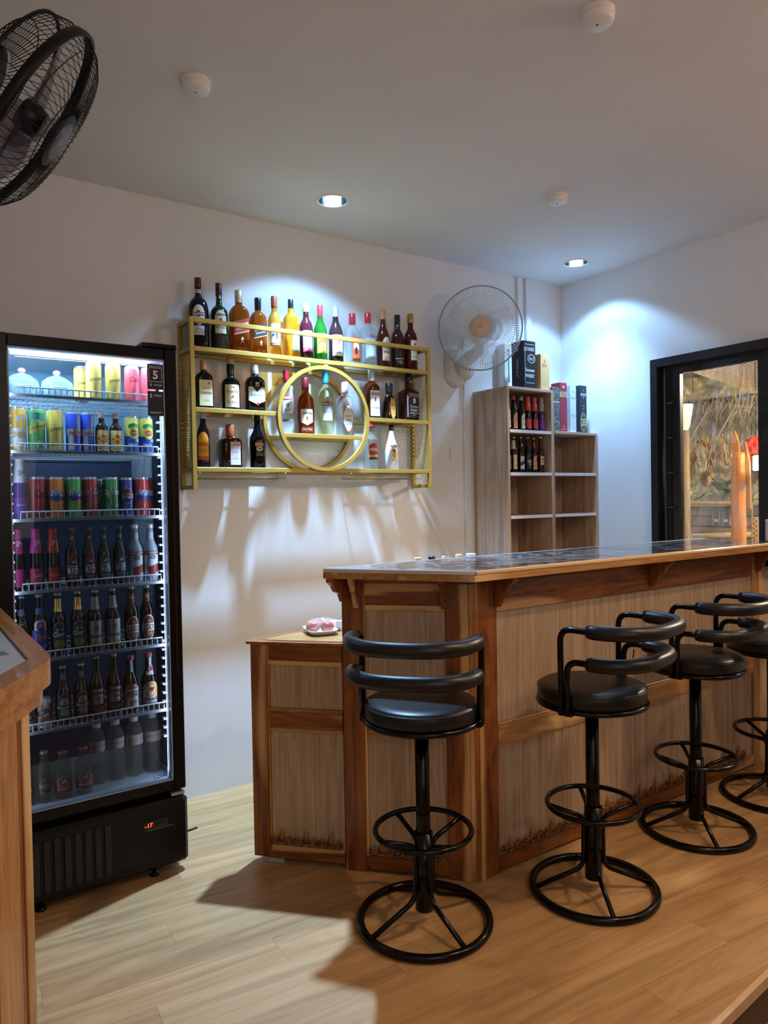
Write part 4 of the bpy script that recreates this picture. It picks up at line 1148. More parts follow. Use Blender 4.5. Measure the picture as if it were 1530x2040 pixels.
bt('dark reddish bottle with a blue label, red lower edge and pale gold cap', GT, 1.757, Z1, .035, .293, 'round', glassm('#35131a'), (.84, 1.2, paint('#cfc28a', .3, .4)),
   [('rect', .1, .33, 1.45, .36, '#7f96c4'), ('rect', .1, .18, 1.45, .07, '#b0405a'), ('text', 'BLEND', .1, .36, .045, '#e6ebf6', {'maxw': 1.2, 'italic': .3}), ('text', 'SPIRIT', .1, .18, .03, '#f3d6dc')])
bt('bright green bottle with a yellow label and tapered red cap', GT, 1.839, Z1, .0355, .294, 'slope', glassm('#2a7a2c', 'amber'), (.80, 1.05, paint('#c43038', .35)),
   [('rect', .1, .32, 1.45, .34, '#f0dc3c'), ('text', 'J&B', .1, .36, .12, '#c03024', {'maxw': 1.25, 'bold': .04}), ('text', 'RARE SCOTCH WHISKY', .1, .24, .02, '#8a3a20', {'maxw': 1.2})])
bt('dark bottle with a white label bearing a blue arc, silver white cap', GT, 1.931, Z1, .0385, .299, 'slope', glassm('#2a1a1c'), (.82, 1.1, paint('#cfd3de', .3, .4)),
   [('rect', .1, .31, 1.5, .36, '#dfe4ee'), ('oval', .1, .42, .9, .05, '#4a6aa8'), ('oval', .25, .37, .34, .09, '#8a4a6a'), ('text', 'SANGSOM', .1, .27, .035, '#8a93a8', {'maxw': 1.2}), ('rect', .1, .185, 1.3, .02, '#c5a77a')])
bt('clear flask-shaped bottle with red cap and orange picture label', GT, 2.033, Z1, .040, .276, 'square', glassm('#e9f1f6', 'clear'), (.80, 1.25, paint('#c8343c', .3)),
   [('rect', .2, .31, 1.15, .46, '#b9492e'), ('text', 'BUTON', .2, .49, .045, '#f3e6c8', {'maxw': 1.0, 'bold': .04}), ('oval', .2, .36, .8, .18, '#e8d8b8'), ('oval', .2, .28, .5, .14, '#2c2a26'), ('text', 'RUM', .2, .15, .04, '#f2d24a')], sq=4, depth=.7)
bt('clear square bottle with bright red cap and frosty blue label', GT, 2.131, Z1, .0455, .292, 'square', glassm('#eef5fa', 'clear'), (.82, 1.05, paint('#c4222e', .3)),
   [('rect', 0, .30, 1.3, .46, '#9db4d0'), ('text', 'RUBY', 0, .47, .05, '#f2f6fb', {'maxw': 1.0, 'bold': .03}), ('oval', 0, .30, .8, .22, '#c9d8ea'), ('text', 'VODKA', 0, .12, .03, '#eef4fb', {'maxw': .8})], sq=4, depth=.75)
bt('red-brown bottle with tan cap and cream label, third from the right on the top tier', GT, 2.230, Z1, .036, .321, 'slope', glassm('#4a1a10'), (.84, 1.1, paint('#c4925e', .5)),
   [('arch', .3, .33, 1.35, .40, '#ead9bd'), ('pic', WALKER, .3, .46, .20, '#8a6a3a'), ('text', 'HONG', .3, .35, .05, '#3a2a20', {'maxw': 1.1, 'bold': .02}), ('text', 'THONG', .3, .28, .05, '#3a2a20', {'maxw': 1.1, 'bold': .02}), ('text', 'SINCE 1986', .3, .19, .016, '#7a6040', {'maxw': .9})])
bt('dark brown bottle with black cap, second from the right on the top tier', GT, 2.326, Z1, .0375, .306, 'round', glassm('#3a160e'), (.80, 1.05, paint('#131317', .35)),
   [('rect', -.1, .86, .3, .14, '#c9cdd2'), ('new',), ('rect', .1, .26, 1.4, .34, '#241210'), ('text', 'BLEND', .1, .40, .045, '#c9a860', {'maxw': 1.1}), ('rect', .1, .20, 1.4, .012, '#c9cdd2'), ('text', '285', .1, .14, .05, '#d8dade')])
bt('red-brown bottle with brass cap and tall cream label, rightmost on the top tier', GT, 2.416, Z1, .038, .324, 'round', glassm('#4c180f'), (.84, 1.15, paint('#b78a3e', .35, .5)),
   [('rect', .35, .36, 1.2, .34, '#e2d5bf'), ('pic', LION, .35, .46, .22, '#3a3a4a'), ('text', 'Mekhong', .35, .36, .05, '#4a3a40', {'maxw': 1.0, 'italic': .3}), ('text', 'THE SPIRIT', .35, .25, .018, '#6a5a50', {'maxw': .9})])
Z2 = 1.8265
bt('square dark bottle with a cream label and tan cap, leftmost on the middle tier', GM, 1.214, Z2, .0395, .229, 'square', glassm('#1c110c'), (.80, 1.15, paint('#c4935a', .45)),
   [('rect', .05, .33, 1.55, .52, '#e6dcae'), ('pic', LION, .4, .52, .16, '#6a5a3a'), ('text', 'Grand', .05, .43, .05, '#4a3a2a', {'italic': .3, 'maxw': .9}), ('text', 'Amaretto', .05, .34, .07, '#4a3a2a', {'italic': .3, 'maxw': 1.35}), ('text', 'LIQUEUR', .05, .18, .025, '#7a6a4a')], sq=5, depth=.75)
bt('very dark green bottle with bulging neck and cream label on the middle tier', GM, 1.346, Z2, .0435, .253, 'bulb', glassm('#0c1a12'), (.88, 1.1, paint('#c49a58', .4)),
   [('rect', .15, .27, 1.7, .42, '#e6d3ae'), ('text', 'THE', .15, .43, .03, '#6a5030'), ('text', 'GLENROTHES', .15, .35, .05, '#5a4428', {'maxw': 1.5}), ('pic', LION, .15, .26, .16, '#a5824e'), ('text', 'Malt Whisky', .15, .15, .05, '#5a4428', {'maxw': 1.3, 'italic': .3})])
bt('square black bottle with a white chevron label and pale cap on the middle tier', GM, 1.470, Z2, .045, .231, 'square', glassm('#10110f'), (.80, 1.2, paint('#c8c6b4', .35)),
   [('new',), ('rect', .05, .56, .4, .13, '#bfc0b8'), ('pic', LION, .05, .56, .14, '#202020'), ('new',), ('shield', 0, .34, 1.84, .36, '#d9ddc6'), ('trid', 0, .475, 1.1, .12, '#10110f'), ('text', "Ballantine's", 0, .36, .06, '#4a5a4a', {'maxw': 1.4, 'italic': .3}), ('text', 'FINEST', 0, .27, .03, '#7a5050'), ('oval', .05, .17, .28, .07, '#b03030')], sq=5, depth=.7)
bt('amber bottle with white cap and label, right of the ring on the middle tier', GM, 2.149, Z2, .0400, .263, 'square', glassm('#7a3414', 'amber'), (.78, 1.15, paint('#d9dfe8', .4)),
   [('text', 'JB', 0, .84, .03, '#9aa2b0'), ('new',), ('rect', .1, .32, 1.45, .52, '#e8eaf0'), ('text', 'JIM BEAM', .1, .50, .07, '#2a3a6a', {'maxw': 1.25, 'bold': .02}), ('oval', .1, .40, .28, .10, '#a8384a'), ('text', 'BOURBON', .1, .23, .05, '#3a4a72', {'maxw': 1.2}), ('text', 'KENTUCKY STRAIGHT', .1, .13, .02, '#8a92a8', {'maxw': 1.1})], sq=4, depth=.85)
bt('small dark flask with black cap and a tall orange oval label on the middle tier', GM, 2.264, Z2, .0430, .202, 'sm', glassm('#241008'), (.74, 1.3, paint('#20242c', .3)),
   [('rect', -.25, .87, .35, .22, '#c8cdd6'), ('new',), ('oval', .25, .34, .78, .60, '#e8b25a'), ('text', 'REGENCY', .25, .40, .04, '#7a4a1a', {'maxw': .6}), ('text', 'BRANDY', .25, .30, .03, '#9a6a2a', {'maxw': .5})], sq=3, depth=.6)
bt('square dark whiskey bottle with black and white label, rightmost on the middle tier', GM, 2.395, Z2, .0500, .265, 'jd', glassm('#3a150c'), (.84, 1.15, paint('#15151a', .3)),
   [('rect', .1, .90, .35, .18, '#c9ccd2'), ('new',), ('rect', .12, .33, 1.55, .52, '#15151a'), ('rect', .12, .555, 1.45, .012, '#d5d5d8'), ('text', "JACK DANIEL'S", .12, .51, .045, '#d9d9dc', {'maxw': 1.35}), ('oval', .12, .42, .42, .11, '#c9c9cc'), ('text', 'No.7', .12, .42, .05, '#15151a'), ('text', 'Tennessee', .12, .30, .05, '#d9d9dc', {'italic': .3, 'maxw': 1.2}), ('text', 'WHISKEY', .12, .22, .055, '#d9d9dc', {'maxw': 1.2}), ('rect', .12, .16, 1.45, .012, '#d5d5d8'), ('text', '70 cl', .12, .12, .025, '#c9c9cc'), ('new',), ('rect', -.80, .30, .10, .45, '#c9cbd6')], sq=5, depth=.85, rot=.15)
Z3 = 1.7275
bt('clear spirit bottle with red cap, white label and red band, leftmost in the ring', GC, 1.639, Z3, .0385, .318, 'wine', glassm('#edf3f6', 'clear'), (.82, 1.15, paint('#b0283a', .35)),
   [('rect', 0, .56, 1.3, .055, '#a84040'), ('text', 'SMIRNOFF', 0, .56, .035, '#f0ece4', {'maxw': 1.15, 'bold': .02}), ('rect', 0, .42, 1.3, .20, '#dde2e6'), ('oval', 0, .45, .5, .07, '#8a8a90'), ('shield', 0, .37, .6, .09, '#c5cad0'), ('text', 'No.21', 0, .37, .028, '#5a3a3a'), ('rect', 0, .21, 1.3, .045, '#8d8d78')])
bt('amber bottle with maroon cap and cream scalloped label inside the ring', GC, 1.746, Z3, .0430, .290, 'round', glassm('#9a4418', 'amber'), (.80, 1.1, paint('#6a1c26', .35)),
   [('shield', 0, .30, 1.5, .28, '#ece2d2'), ('text', 'CHIVAS', 0, .37, .045, '#3a2a26', {'maxw': 1.25, 'bold': .03}), ('oval', 0, .285, .3, .075, '#c9a050'), ('text', 'e', 0, .285, .05, '#8a6020', {'bold': .03}), ('new',), ('rect', 0, .09, 1.5, .09, '#7a2a20'), ('text', 'Chivas Regal', 0, .09, .04, '#e9c9a0', {'maxw': 1.2, 'italic': .3})])
bt('pale yellow-green bottle with turquoise cap and white-blue label inside the ring', GC, 1.863, Z3, .0410, .330, 'wine', glassm('#e4ecb0', 'clear'), (.82, 1.15, paint('#3a9ab8', .35)),
   [('oval', .1, .53, .85, .14, '#c9a4a8'), ('oval', .1, .49, .42, .10, '#b03a3e'), ('rect', .1, .485, 1.4, .055, '#2a2a34'), ('text', 'MARTINI', .1, .485, .036, '#f0f0f0', {'maxw': 1.25, 'bold': .02}), ('rect', .1, .34, 1.25, .22, '#c3cfe4'), ('text', 'BIANCO', .1, .37, .04, '#6f83ac', {'maxw': 1.0})])
bt('clear bottle with pink cap and red-edged white diamond label, rightmost in the ring', GC, 1.978, Z3, .0440, .285, 'square', glassm('#eef4f2', 'clear'), (.80, 1.15, paint('#cfa8ac', .4)),
   [('diamond', .1, .33, 1.42, .50, '#b03c3c'), ('diamond', .1, .33, 1.30, .46, '#e6eaf0'), ('pic', [(-.12, -.5), (.12, -.5), (.12, .1), (.05, .5), (-.05, .5), (-.12, .1)], .1, .47, .30, '#20262e'), ('text', "GILBEY'S", .1, .37, .04, '#3a3a44', {'maxw': 1.0}), ('text', 'GIN', .1, .30, .04, '#3a3a44'), ('text', 'LONDON DRY', .1, .22, .02, '#7a8498', {'maxw': .7})], sq=4, depth=.75)
Z4 = 1.5565
bt('dark bottle with a yellow arched label and orange foot, leftmost on the lowest tier', GB_, 1.205, Z4, .0300, .259, 'kah', glassm('#0e0a10'), (.88, 1.15, paint('#c4b6c8', .4)),
   [('arch', 0, .39, 1.75, .50, '#dc9a2a'), ('text', 'KAHLUA', 0, .42, .065, '#b02a20', {'maxw': 1.6, 'bold': .03}), ('text', 'RUM AND', 0, .32, .022, '#7a4a1a'), ('text', 'COFFEE', 0, .285, .022, '#7a4a1a'), ('rect', 0, .175, 1.75, .06, '#c04a20')])
bt('squat square brown bottle with orange-brown cap and pale picture label on the lowest tier', GB_, 1.337, Z4, .0490, .207, 'coin', glassm('#2c1208'), (.72, 1.15, paint('#a85a3a', .4)),
   [('rect', .25, .33, .98, .52, '#d8cfd0'), ('text', 'COINTREAU', .25, .53, .055, '#9a6a30', {'maxw': .9, 'bold': .02}), ('rect', .25, .34, .62, .26, '#c9c4cc'), ('text', 'LIQUEUR', .25, .36, .025, '#8a6a6a'), ('rect', .25, .66, .18, .16, '#c07a4a')], sq=6, depth=.9)
bt('black bottle with rounded shoulders and gold and cream lettering, third on the lowest tier', GB_, 1.478, Z4, .0395, .259, 'bail', glassm('#0a090d'), (.90, 1.1, paint('#20181c', .35)),
   [('oval', .15, .44, 1.1, .13, '#a0603a'), ('text', 'BAILEYS', .15, .445, .05, '#e9d6b8', {'maxw': 1.0, 'bold': .03}), ('oval', .15, .36, .8, .09, '#c9c2b8'), ('pic', BIRD, .15, .36, .25, '#5a4a3a'), ('text', 'THE ORIGINAL', .15, .28, .022, '#b09a80', {'maxw': .8}), ('text', 'IRISH CREAM', .15, .245, .022, '#b09a80', {'maxw': .8})])
bt('clear bottle with a red hat-shaped cap and a red arched label on the lowest tier', GB_, 2.138, Z4, .0435, .253, 'round', glassm('#e6ece6', 'clear'), (.90, 1.3, paint('#b03038', .4)),
   [('arch', .15, .40, 1.3, .30, '#a83030'), ('text', 'SIERRA', .15, .42, .07, '#f0dfd0', {'maxw': 1.15, 'bold': .03}), ('rect', .15, .28, 1.3, .07, '#c9803a'), ('rect', .15, .23, 1.3, .05, '#3a3430'), ('text', 'TEQUILA', .15, .28, .035, '#fff0d8', {'maxw': 1.0})])
sh_ = [o for o in bpy.data.objects if o.get('label', '').startswith('clear bottle with a red hat')][0]
MB().lathe([(.022, .90 * .253), (.029, .905 * .253), (.022, .915 * .253), (.015, .93 * .253)], (2.138, YT, Z4), 24).build('hat_brim', paint('#b03038', .4), sh_)
bt('white bottle with palm and sunset drawing, rightmost on the lowest tier', GB_, 2.274, Z4, .0370, .248, 'mal', mat('white_bottle', '#eef0f2', 0.25, coat=0.3), (.86, 1.1, paint('#2a1a1c', .35)),
   [('text', 'MALIBU', .15, .52, .06, '#8a5a3a', {'maxw': 1.1, 'bold': .03}), ('oval', .15, .33, .55, .17, '#d9a93c'), ('pic', PALM, .15, .41, .42, '#5a4426'), ('text', 'CARIBBEAN RUM', .15, .21, .025, '#9a9a9c', {'maxw': 1.0})])

# ------------------------------------------------------------------ display refrigerator
FX0, FX1, FY, FYB, FZ1 = 0.290, 0.905, 2.680, 3.235, 1.975
M_FBK = mat('black_fridge_paint', '#07070a', 0.3, spec=0.3)
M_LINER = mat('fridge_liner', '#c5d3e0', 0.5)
M_LINB = mat('shaded_back_liner', '#2a3f5c', 0.5)  # white liner coloured dark for the shade behind the bottles
fr = thing('drinks_fridge', ((FX0 + FX1) / 2, (FY + FYB) / 2, 0), 'tall black glass-door drinks fridge lit inside, standing against the back wall on the left', 'refrigerator')
cy_ = (FY + 0.05 + FYB) / 2; dy_ = FYB - FY - 0.05
b_ = MB()
b_.box((FX0 + 0.015, cy_, 1.135), (0.03, dy_, 1.66)); b_.box((FX1 - 0.015, cy_, 1.135), (0.03, dy_, 1.66))
b_.box(((FX0 + FX1) / 2, FYB - 0.015, 1.135), (FX1 - FX0 - 0.06, 0.03, 1.66)); b_.box(((FX0 + FX1) / 2, cy_, FZ1 - 0.016), (FX1 - FX0, dy_, 0.032))
b_.box(((FX0 + FX1) / 2, cy_, 0.17), (FX1 - FX0 - 0.01, dy_, 0.27))
b_.build('cabinet_body', M_FBK, fr)
xi0, xi1, yi0, yi1, zi0, zi1 = FX0 + 0.031, FX1 - 0.031, FY + 0.052, FYB - 0.031, 0.306, FZ1 - 0.033
l_ = MB()
l_.box((xi0 + 0.003, (yi0 + yi1) / 2, (zi0 + zi1) / 2), (0.005, yi1 - yi0, zi1 - zi0)); l_.box((xi1 - 0.003, (yi0 + yi1) / 2, (zi0 + zi1) / 2), (0.005, yi1 - yi0, zi1 - zi0))
l_.box(((xi0 + xi1) / 2, (yi0 + yi1) / 2, 0.325), (xi1 - xi0 - 0.012, yi1 - yi0, 0.038)); l_.box(((xi0 + xi1) / 2, (yi0 + yi1) / 2, zi1 - 0.004), (xi1 - xi0 - 0.012, yi1 - yi0, 0.006))
l_.build('liner', M_LINER, fr)
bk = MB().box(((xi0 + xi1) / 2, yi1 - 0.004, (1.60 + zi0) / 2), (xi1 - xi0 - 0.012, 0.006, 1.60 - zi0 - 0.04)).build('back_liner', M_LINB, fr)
MB().box(((xi0 + xi1) / 2, yi1 - 0.004, 1.77), (xi1 - xi0 - 0.012, 0.006, 0.33)).box((0.40, yi1 - 0.009, 1.87), (0.07, 0.004, 0.022), 1).build('evaporator_cover', [mat('lit_back_liner', '#8fc4e4', 0.5), paint('#3a5a7a')], fr)  # upper back coloured bright, as the top strip lights it
# shelf ladders with white hooks at both sides
for xs, sg in ((xi1 - 0.012, -1), (xi0 + 0.012, 1)):
    m = MB().box((xs + 0.004 * -sg, yi0 + 0.03, 1.12), (0.004, 0.022, 1.5))
    z = 0.50
    while z < 1.78:
        m.box((xs + sg * 0.006, yi0 + 0.03, z), (0.018, 0.020, 0.007)); z += 0.0335
    m.build('shelf_ladder', mat('white_ladder', '#dfe8f2', 0.4), fr)
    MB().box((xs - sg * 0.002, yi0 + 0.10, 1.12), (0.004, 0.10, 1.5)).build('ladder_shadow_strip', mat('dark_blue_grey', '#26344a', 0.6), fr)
# wire shelves
M_WS = mat('white_wire_shelf', '#eaf2fc', 0.35)
FS = [1.787, 1.592, 1.355, 1.105, 0.863, 0.613]
for k, z in enumerate(FS):
    m = MB(); ya, yb = FY + 0.072, yi1 - 0.02; xa, xb = xi0 + 0.014, xi1 - 0.014
    for q in range(5):
        yq = ya + (yb - ya) * q / 4; m.tube([(xa, yq, z - 0.009), (xb, yq, z - 0.009)], 0.0026, 6)
    for q in range(30):
        xq = xa + 0.006 + (xb - xa - 0.012) * q / 29; m.tube([(xq, ya, z - 0.005), (xq, yb, z - 0.005)], 0.0014, 4)
    sh = m.build('wire_shelf', M_WS, fr)
    m = MB(); x_l = xa + 0.035
    m.tube([(x_l, ya - 0.002, z - 0.004), (x_l, ya - 0.002, z + 0.020), (xb - 0.012, ya - 0.002, z + 0.020), (xb - 0.012, ya - 0.002, z - 0.004)], 0.0028, 6)
    for q in range(1, 24):
        xq = x_l + (xb - 0.012 - x_l) * q / 24; m.tube([(xq, ya - 0.002, z - 0.004), (xq, ya - 0.002, z + 0.020)], 0.0021, 4)
    m.box(((xa + xb) / 2, ya - 0.005, z - 0.009), (xb - xa + 0.006, 0.004, 0.011))
    m.build('front_lip', M_WS, sh)
    MB().box((xb + 0.004, ya + 0.01, z - 0.014), (0.016, 0.022, 0.008)).build('shelf_clip', M_WS, sh)
# top lamp of the fridge, then added glow and fill at the sides
MB().box(((xi0 + xi1) / 2 - 0.01, FY + 0.078, 1.925), (0.47, 0.018, 0.010)).build('light_strip', mat('fridge_lamp', '#ffffff', emit='#cfe6ff', es=14.0), fr)
lamp('fridge_lamp_top', 'AREA', ((xi0 + xi1) / 2, FY + 0.085, 1.915), 11.0, (0.62, 0.84, 1.0), 0.46, (0.6, FY + 0.16, 1.0), size_y=0.012)
MB().box((xi1 - 0.010, FY + 0.060, 1.12), (0.010, 0.006, 1.50)).build('gasket_glow', mat('glowing_gasket', '#ffffff', emit='#b4cdf4', es=1.1), fr)  # glowing strip stands in for the lit door gasket
lamp('fridge_side_fill', 'AREA', (xi1 - 0.02, FY + 0.058, 1.10), 0.7, (0.66, 0.82, 1.0), 0.012, (0.45, FY + 0.15, 1.10), size_y=1.5)  # added fill from both sides, no lamps of their own
lamp('fridge_side_fill', 'AREA', (xi0 + 0.02, FY + 0.058, 1.10), 0.3, (0.66, 0.82, 1.0), 0.012, (0.75, FY + 0.15, 1.10), size_y=1.5)
# door
DZ0, DZ1 = 0.312, FZ1
door = bpy.data.objects.new('door', None); COL.objects.link(door); door.parent = fr; door.location = (0, 0, 0)
def dbox(name, x0, x1, z0, z1, y0=FY, y1=FY + 0.042, m=None, bev=0.003):
    return piece(name, door, ((x0 + x1) / 2, (y0 + y1) / 2, (z0 + z1) / 2), (x1 - x0, y1 - y0, z1 - z0), m or M_FBK, bev=bev)
GX0, GX1, GZ0, GZ1 = 0.333, 0.858, 0.350, 1.933
dbox('door_stile', FX0, GX0, DZ0, DZ1); dbox('door_stile', GX1 + 0.001, FX1 - 0.002, DZ0, DZ1)
dbox('door_rail', GX0, GX1, GZ1, DZ1 - 0.001); dbox('door_rail', GX0, GX1, DZ0 + 0.001, GZ0)
M_GSK = mat('pale_gasket', '#9fb4d6', 0.5)
for n_, a in (('gasket', (GX0, GX0 + 0.004, GZ0, GZ1)), ('gasket', (GX1 - 0.004, GX1, GZ0, GZ1)), ('gasket', (GX0 + 0.004, GX1 - 0.004, GZ1 - 0.004, GZ1)), ('gasket', (GX0 + 0.004, GX1 - 0.004, GZ0, GZ0 + 0.004))):
    dbox(n_, *a, FY + 0.006, FY + 0.040, M_GSK, 0)
M_FG = mat('fridge_door_glass', '#f4f8ff', 0.01, trans=1.0, ior=1.25)
dbox('glass_pane', GX0 + 0.004, GX1 - 0.004, GZ0 + 0.004, GZ1 - 0.004, FY + 0.012, FY + 0.016, M_FG, 0)
dbox('door_grip', FX1 - 0.030, FX1 - 0.020, 0.75, 1.75, FY - 0.004, FY + 0.001, mat('dark_bronze', '#3a2c22', 0.25, 0.7), 0.001)
V, Fc = letters('LOW-E', 0.014, bold=0.01)
MB().add([(0.818 + x, FY + 0.0112, 0.373 + y) for x, y in V], Fc).build('lettering', mat('black_print', '#10131a', 0.5), door)
# energy label, upper right corner of the glass
st = MB().box((0.826, FY + 0.0110, 1.868), (0.060, 0.0006, 0.094)).box((0.826, FY + 0.0110, 1.769), (0.060, 0.0006, 0.092)).build('energy_label', mat('black_sticker', '#1c1e28', 0.4), door)
m = MB(); yy = FY + 0.0102
def wtxt(t, x, z, h, maxw=0.05, bold=0.0):
    V, Fc = letters(t, h, maxw, bold); m.add([(x + a, yy, z + b) for a, b in V], Fc)
wtxt('5', 0.826, 1.875, 0.032, bold=0.03); wtxt('3', 0.808, 1.838, 0.010, bold=0.02); wtxt('STAR LABEL', 0.835, 1.838, 0.006, 0.03)
wtxt('ENERGY RATING', 0.826, 1.906, 0.005, 0.05); wtxt('2', 0.808, 1.798, 0.014, bold=0.02); wtxt('YEARS', 0.833, 1.799, 0.008, 0.03); wtxt('WARRANTY', 0.826, 1.735, 0.007, 0.045)
for (x0, x1, z0, z1) in ((0.802, 0.850, 1.8495, 1.851), (0.802, 0.850, 1.900, 1.9015), (0.802, 0.8032, 1.850, 1.90), (0.8488, 0.850, 1.850, 1.90)):
    m.box(((x0 + x1) / 2, yy, (z0 + z1) / 2), (x1 - x0, 0.0003, z1 - z0))
m.build('label_print', paint('#e6eaf2'), st)
MB().prism([(0.775, FY - 0.004), (0.795, FY - 0.010), (FX1 - 0.004, FY - 0.010), (FX1 + 0.004, FY), (FX1 + 0.004, FY + 0.10), (0.775, FY + 0.10)], FZ1 + 0.0005, FZ1 + 0.014).build('hinge_cover', M_FBK, fr)
MB().lathe([(0.006, 0.0), (0.006, 0.004)], (0.845, FY + 0.01, FZ1 + 0.014), 10).build('screw', mat('grey_screw'), fr)
# plinth with ribs and display
pf = MB(); zb0, zb1 = 0.036, 0.285
o = piece('plinth', fr, ((FX0 + FX1) / 2, FY + 0.022, (zb0 + zb1) / 2), (FX1 - FX0 + 0.004, 0.060, zb1 - zb0), M_FBK, bev=0.012)
for k in range(9):
    xk = 0.345 + k * 0.0335
    piece('rib', o, (xk, FY - 0.0095, 0.158), (0.026, 0.006, 0.185), mat('black_rib', '#111114', 0.35), bev=0.003)
for k in range(6):
    MB().tube([(0.665 + k * 0.033 + 0.010 * math.sin(q * PI / 6 - PI / 2), FY - 0.009, 0.068 - 0.008 * math.cos(q * PI / 6 - PI / 2)) for q in range(7)], 0.0012, 5).build('vent_groove', M_FBK, o)
dp = piece('display', fr, (0.783, FY - 0.009, 0.208), (0.092, 0.003, 0.030), mat('display_glass', '#050507', 0.1), bev=0)
V, Fc = letters('-17', 0.015, bold=0.01, shear=0.15)
MB().add([(0.757 + x, FY - 0.0108, 0.208 + y) for x, y in V], Fc).build('digits', mat('red_digits', '#ff2a14', emit='#ff3a20', es=5.0), dp)
m = MB()
for k in range(3): m.ring((0, 0, 0), 0.0055, 0.0006, 16, 4); m.v[-64:] = [(0.786 + k * 0.014 + x, FY - 0.0108, 0.210 + y) for x, y, z in m.v[-64:]]
m.build('buttons', mat('dim_grey_print', '#4a4c52'), dp)
MB().box((0.80, FY - 0.0105, 0.190), (0.10, 0.003, 0.002)).build('display_ledge', mat('grey_line', '#6a6a70', 0.3), dp)
MB().box((0.870, FY + 0.004, 0.299), (0.05, 0.02, 0.010)).build('lower_hinge', mat('zinc', '#b9b4ae', 0.3, 0.8), fr)
for x, y in ((0.395, FY + 0.03), (0.785, FY + 0.03), (0.395, FYB - 0.05), (0.83, FYB - 0.05)):
    MB().lathe([(0.018, 0.0), (0.018, 0.008), (0.008, 0.009), (0.008, 0.036)], (x, y, 0), 16).build('levelling_foot', M_FBK, fr)
o = MB().tube([(0.90, 3.02, 0.004), (0.97, 2.975, 0.004), (1.05, 2.985, 0.004)], 0.0035, 6).build('power_cord', M_BLK, None, (0.97, 2.98, 0)); tag(o, 'black power cord lying on the floor by the fridge', 'cord')

# ------------------------------------------------------------------ drinks in the fridge
YF_ = 2.787
def fz(k): return FS[k] - 0.0035 if k < 6 else 0.3442
ORD = ['first', 'second', 'third', 'fourth', 'fifth', 'sixth', 'seventh', 'eighth', 'ninth']
GR = ['drinks on the %s fridge shelf from the top' % s for s in ('first', 'second', 'third', 'fourth', 'fifth', 'sixth')] + ['bottles on the fridge floor']
ALU = paint('#b9bec6', .3, .8)
def can(label, k, x, R, h, body, marks, y=YF_, kind='slimcan', rot=0.0):
    return vessel('drink_can', 'can', label, GR[k], x, y, fz(k), R, h, kind, mat('can_' + body.strip('#'), body, 0.28, coat=0.4), None, marks, rot=rot, n=28,
                  band=[(.945, .999, ALU), (.0, .022, ALU)])
SCH = [('text', 'Schweppes', .18, .52, .12, '#4a4418', {'maxw': 1.9, 'italic': .35, 'shear': .24, 'bold': .02})]
can('tall yellow can, half hidden behind the front ones on the top fridge shelf', 0, 0.603, .026, .130, '#dcc66a', SCH, y=2.872)
can('tall yellow can in front, left of two, on the top fridge shelf', 0, 0.628, .0270, .137, '#dcc66a', SCH)
can('tall yellow can in front, right of two, on the top fridge shelf', 0, 0.697, .0275, .137, '#dcc66a', SCH)
COLA = [('text', 'Cola', .1, .62, .16, '#8a2030', {'maxw': 1.4, 'italic': .4, 'bold': .02}), ('oval', .2, .2, .5, .10, '#e9b8bc')]
can('pinkish red can on the top fridge shelf, left of two', 0, 0.766, .0275, .130, '#e05a68', COLA)
can('pinkish red can on the top fridge shelf, next to the energy label', 0, 0.827, .0275, .130, '#e05a68', [('text', 'C', .1, .62, .2, '#8a2030', {'italic': .4, 'bold': .02})])
# two plastic bags of ice with pink ties
for k, (x, lab) in enumerate(((0.395, 'clear plastic bag with pink tie, leftmost on the top fridge shelf'), (0.510, 'clear plastic bag with pink tie beside the yellow cans on the top fridge shelf'))):
    random.seed(20 + k); m = MB(); n = 22; z = fz(0); P = []
    for j, (r, zz) in enumerate(((.040, 0), (.052, .012), (.054, .035), (.048, .058), (.030, .074), (.010, .082), (.006, .088))):
        for i in range(n):
            a = 2 * PI * i / n; q = r * (1 + .06 * math.sin(3 * a + j * .8 + k) + random.uniform(-.02, .02)); P.append((x + q * 1.02 * math.cos(a), 2.825 + q * .8 * math.sin(a), z + zz))
    m.add(P, [(j * n + i, j * n + (i + 1) % n, (j + 1) * n + (i + 1) % n, (j + 1) * n + i) for j in range(6) for i in range(n)] + [tuple(range(n - 1, -1, -1)), tuple(range(6 * n, 7 * n))], 0, True)
    o = m.build('plastic_bag', mat('milky_blue_bag', '#a9d4ee', 0.22, alpha=0.85, coat=0.4), None, (x, 2.825, z)); tag(o, lab, 'bag', GR[0])
    MB().sphere((x, 2.825, z + .092), .011, 8, sc=(1.2, 1, .9)).build('pink_tie', mat('pink_tie', '#c88aa0', 0.4), o)
    MB().tube([(x - .030, 2.783, z + .020), (x - .024, 2.778, z + .034), (x + .024, 2.778, z + .034), (x + .030, 2.783, z + .020)], .004, 6).build('handle_fold', mat('white_fold', '#eef8ff', 0.3), o)
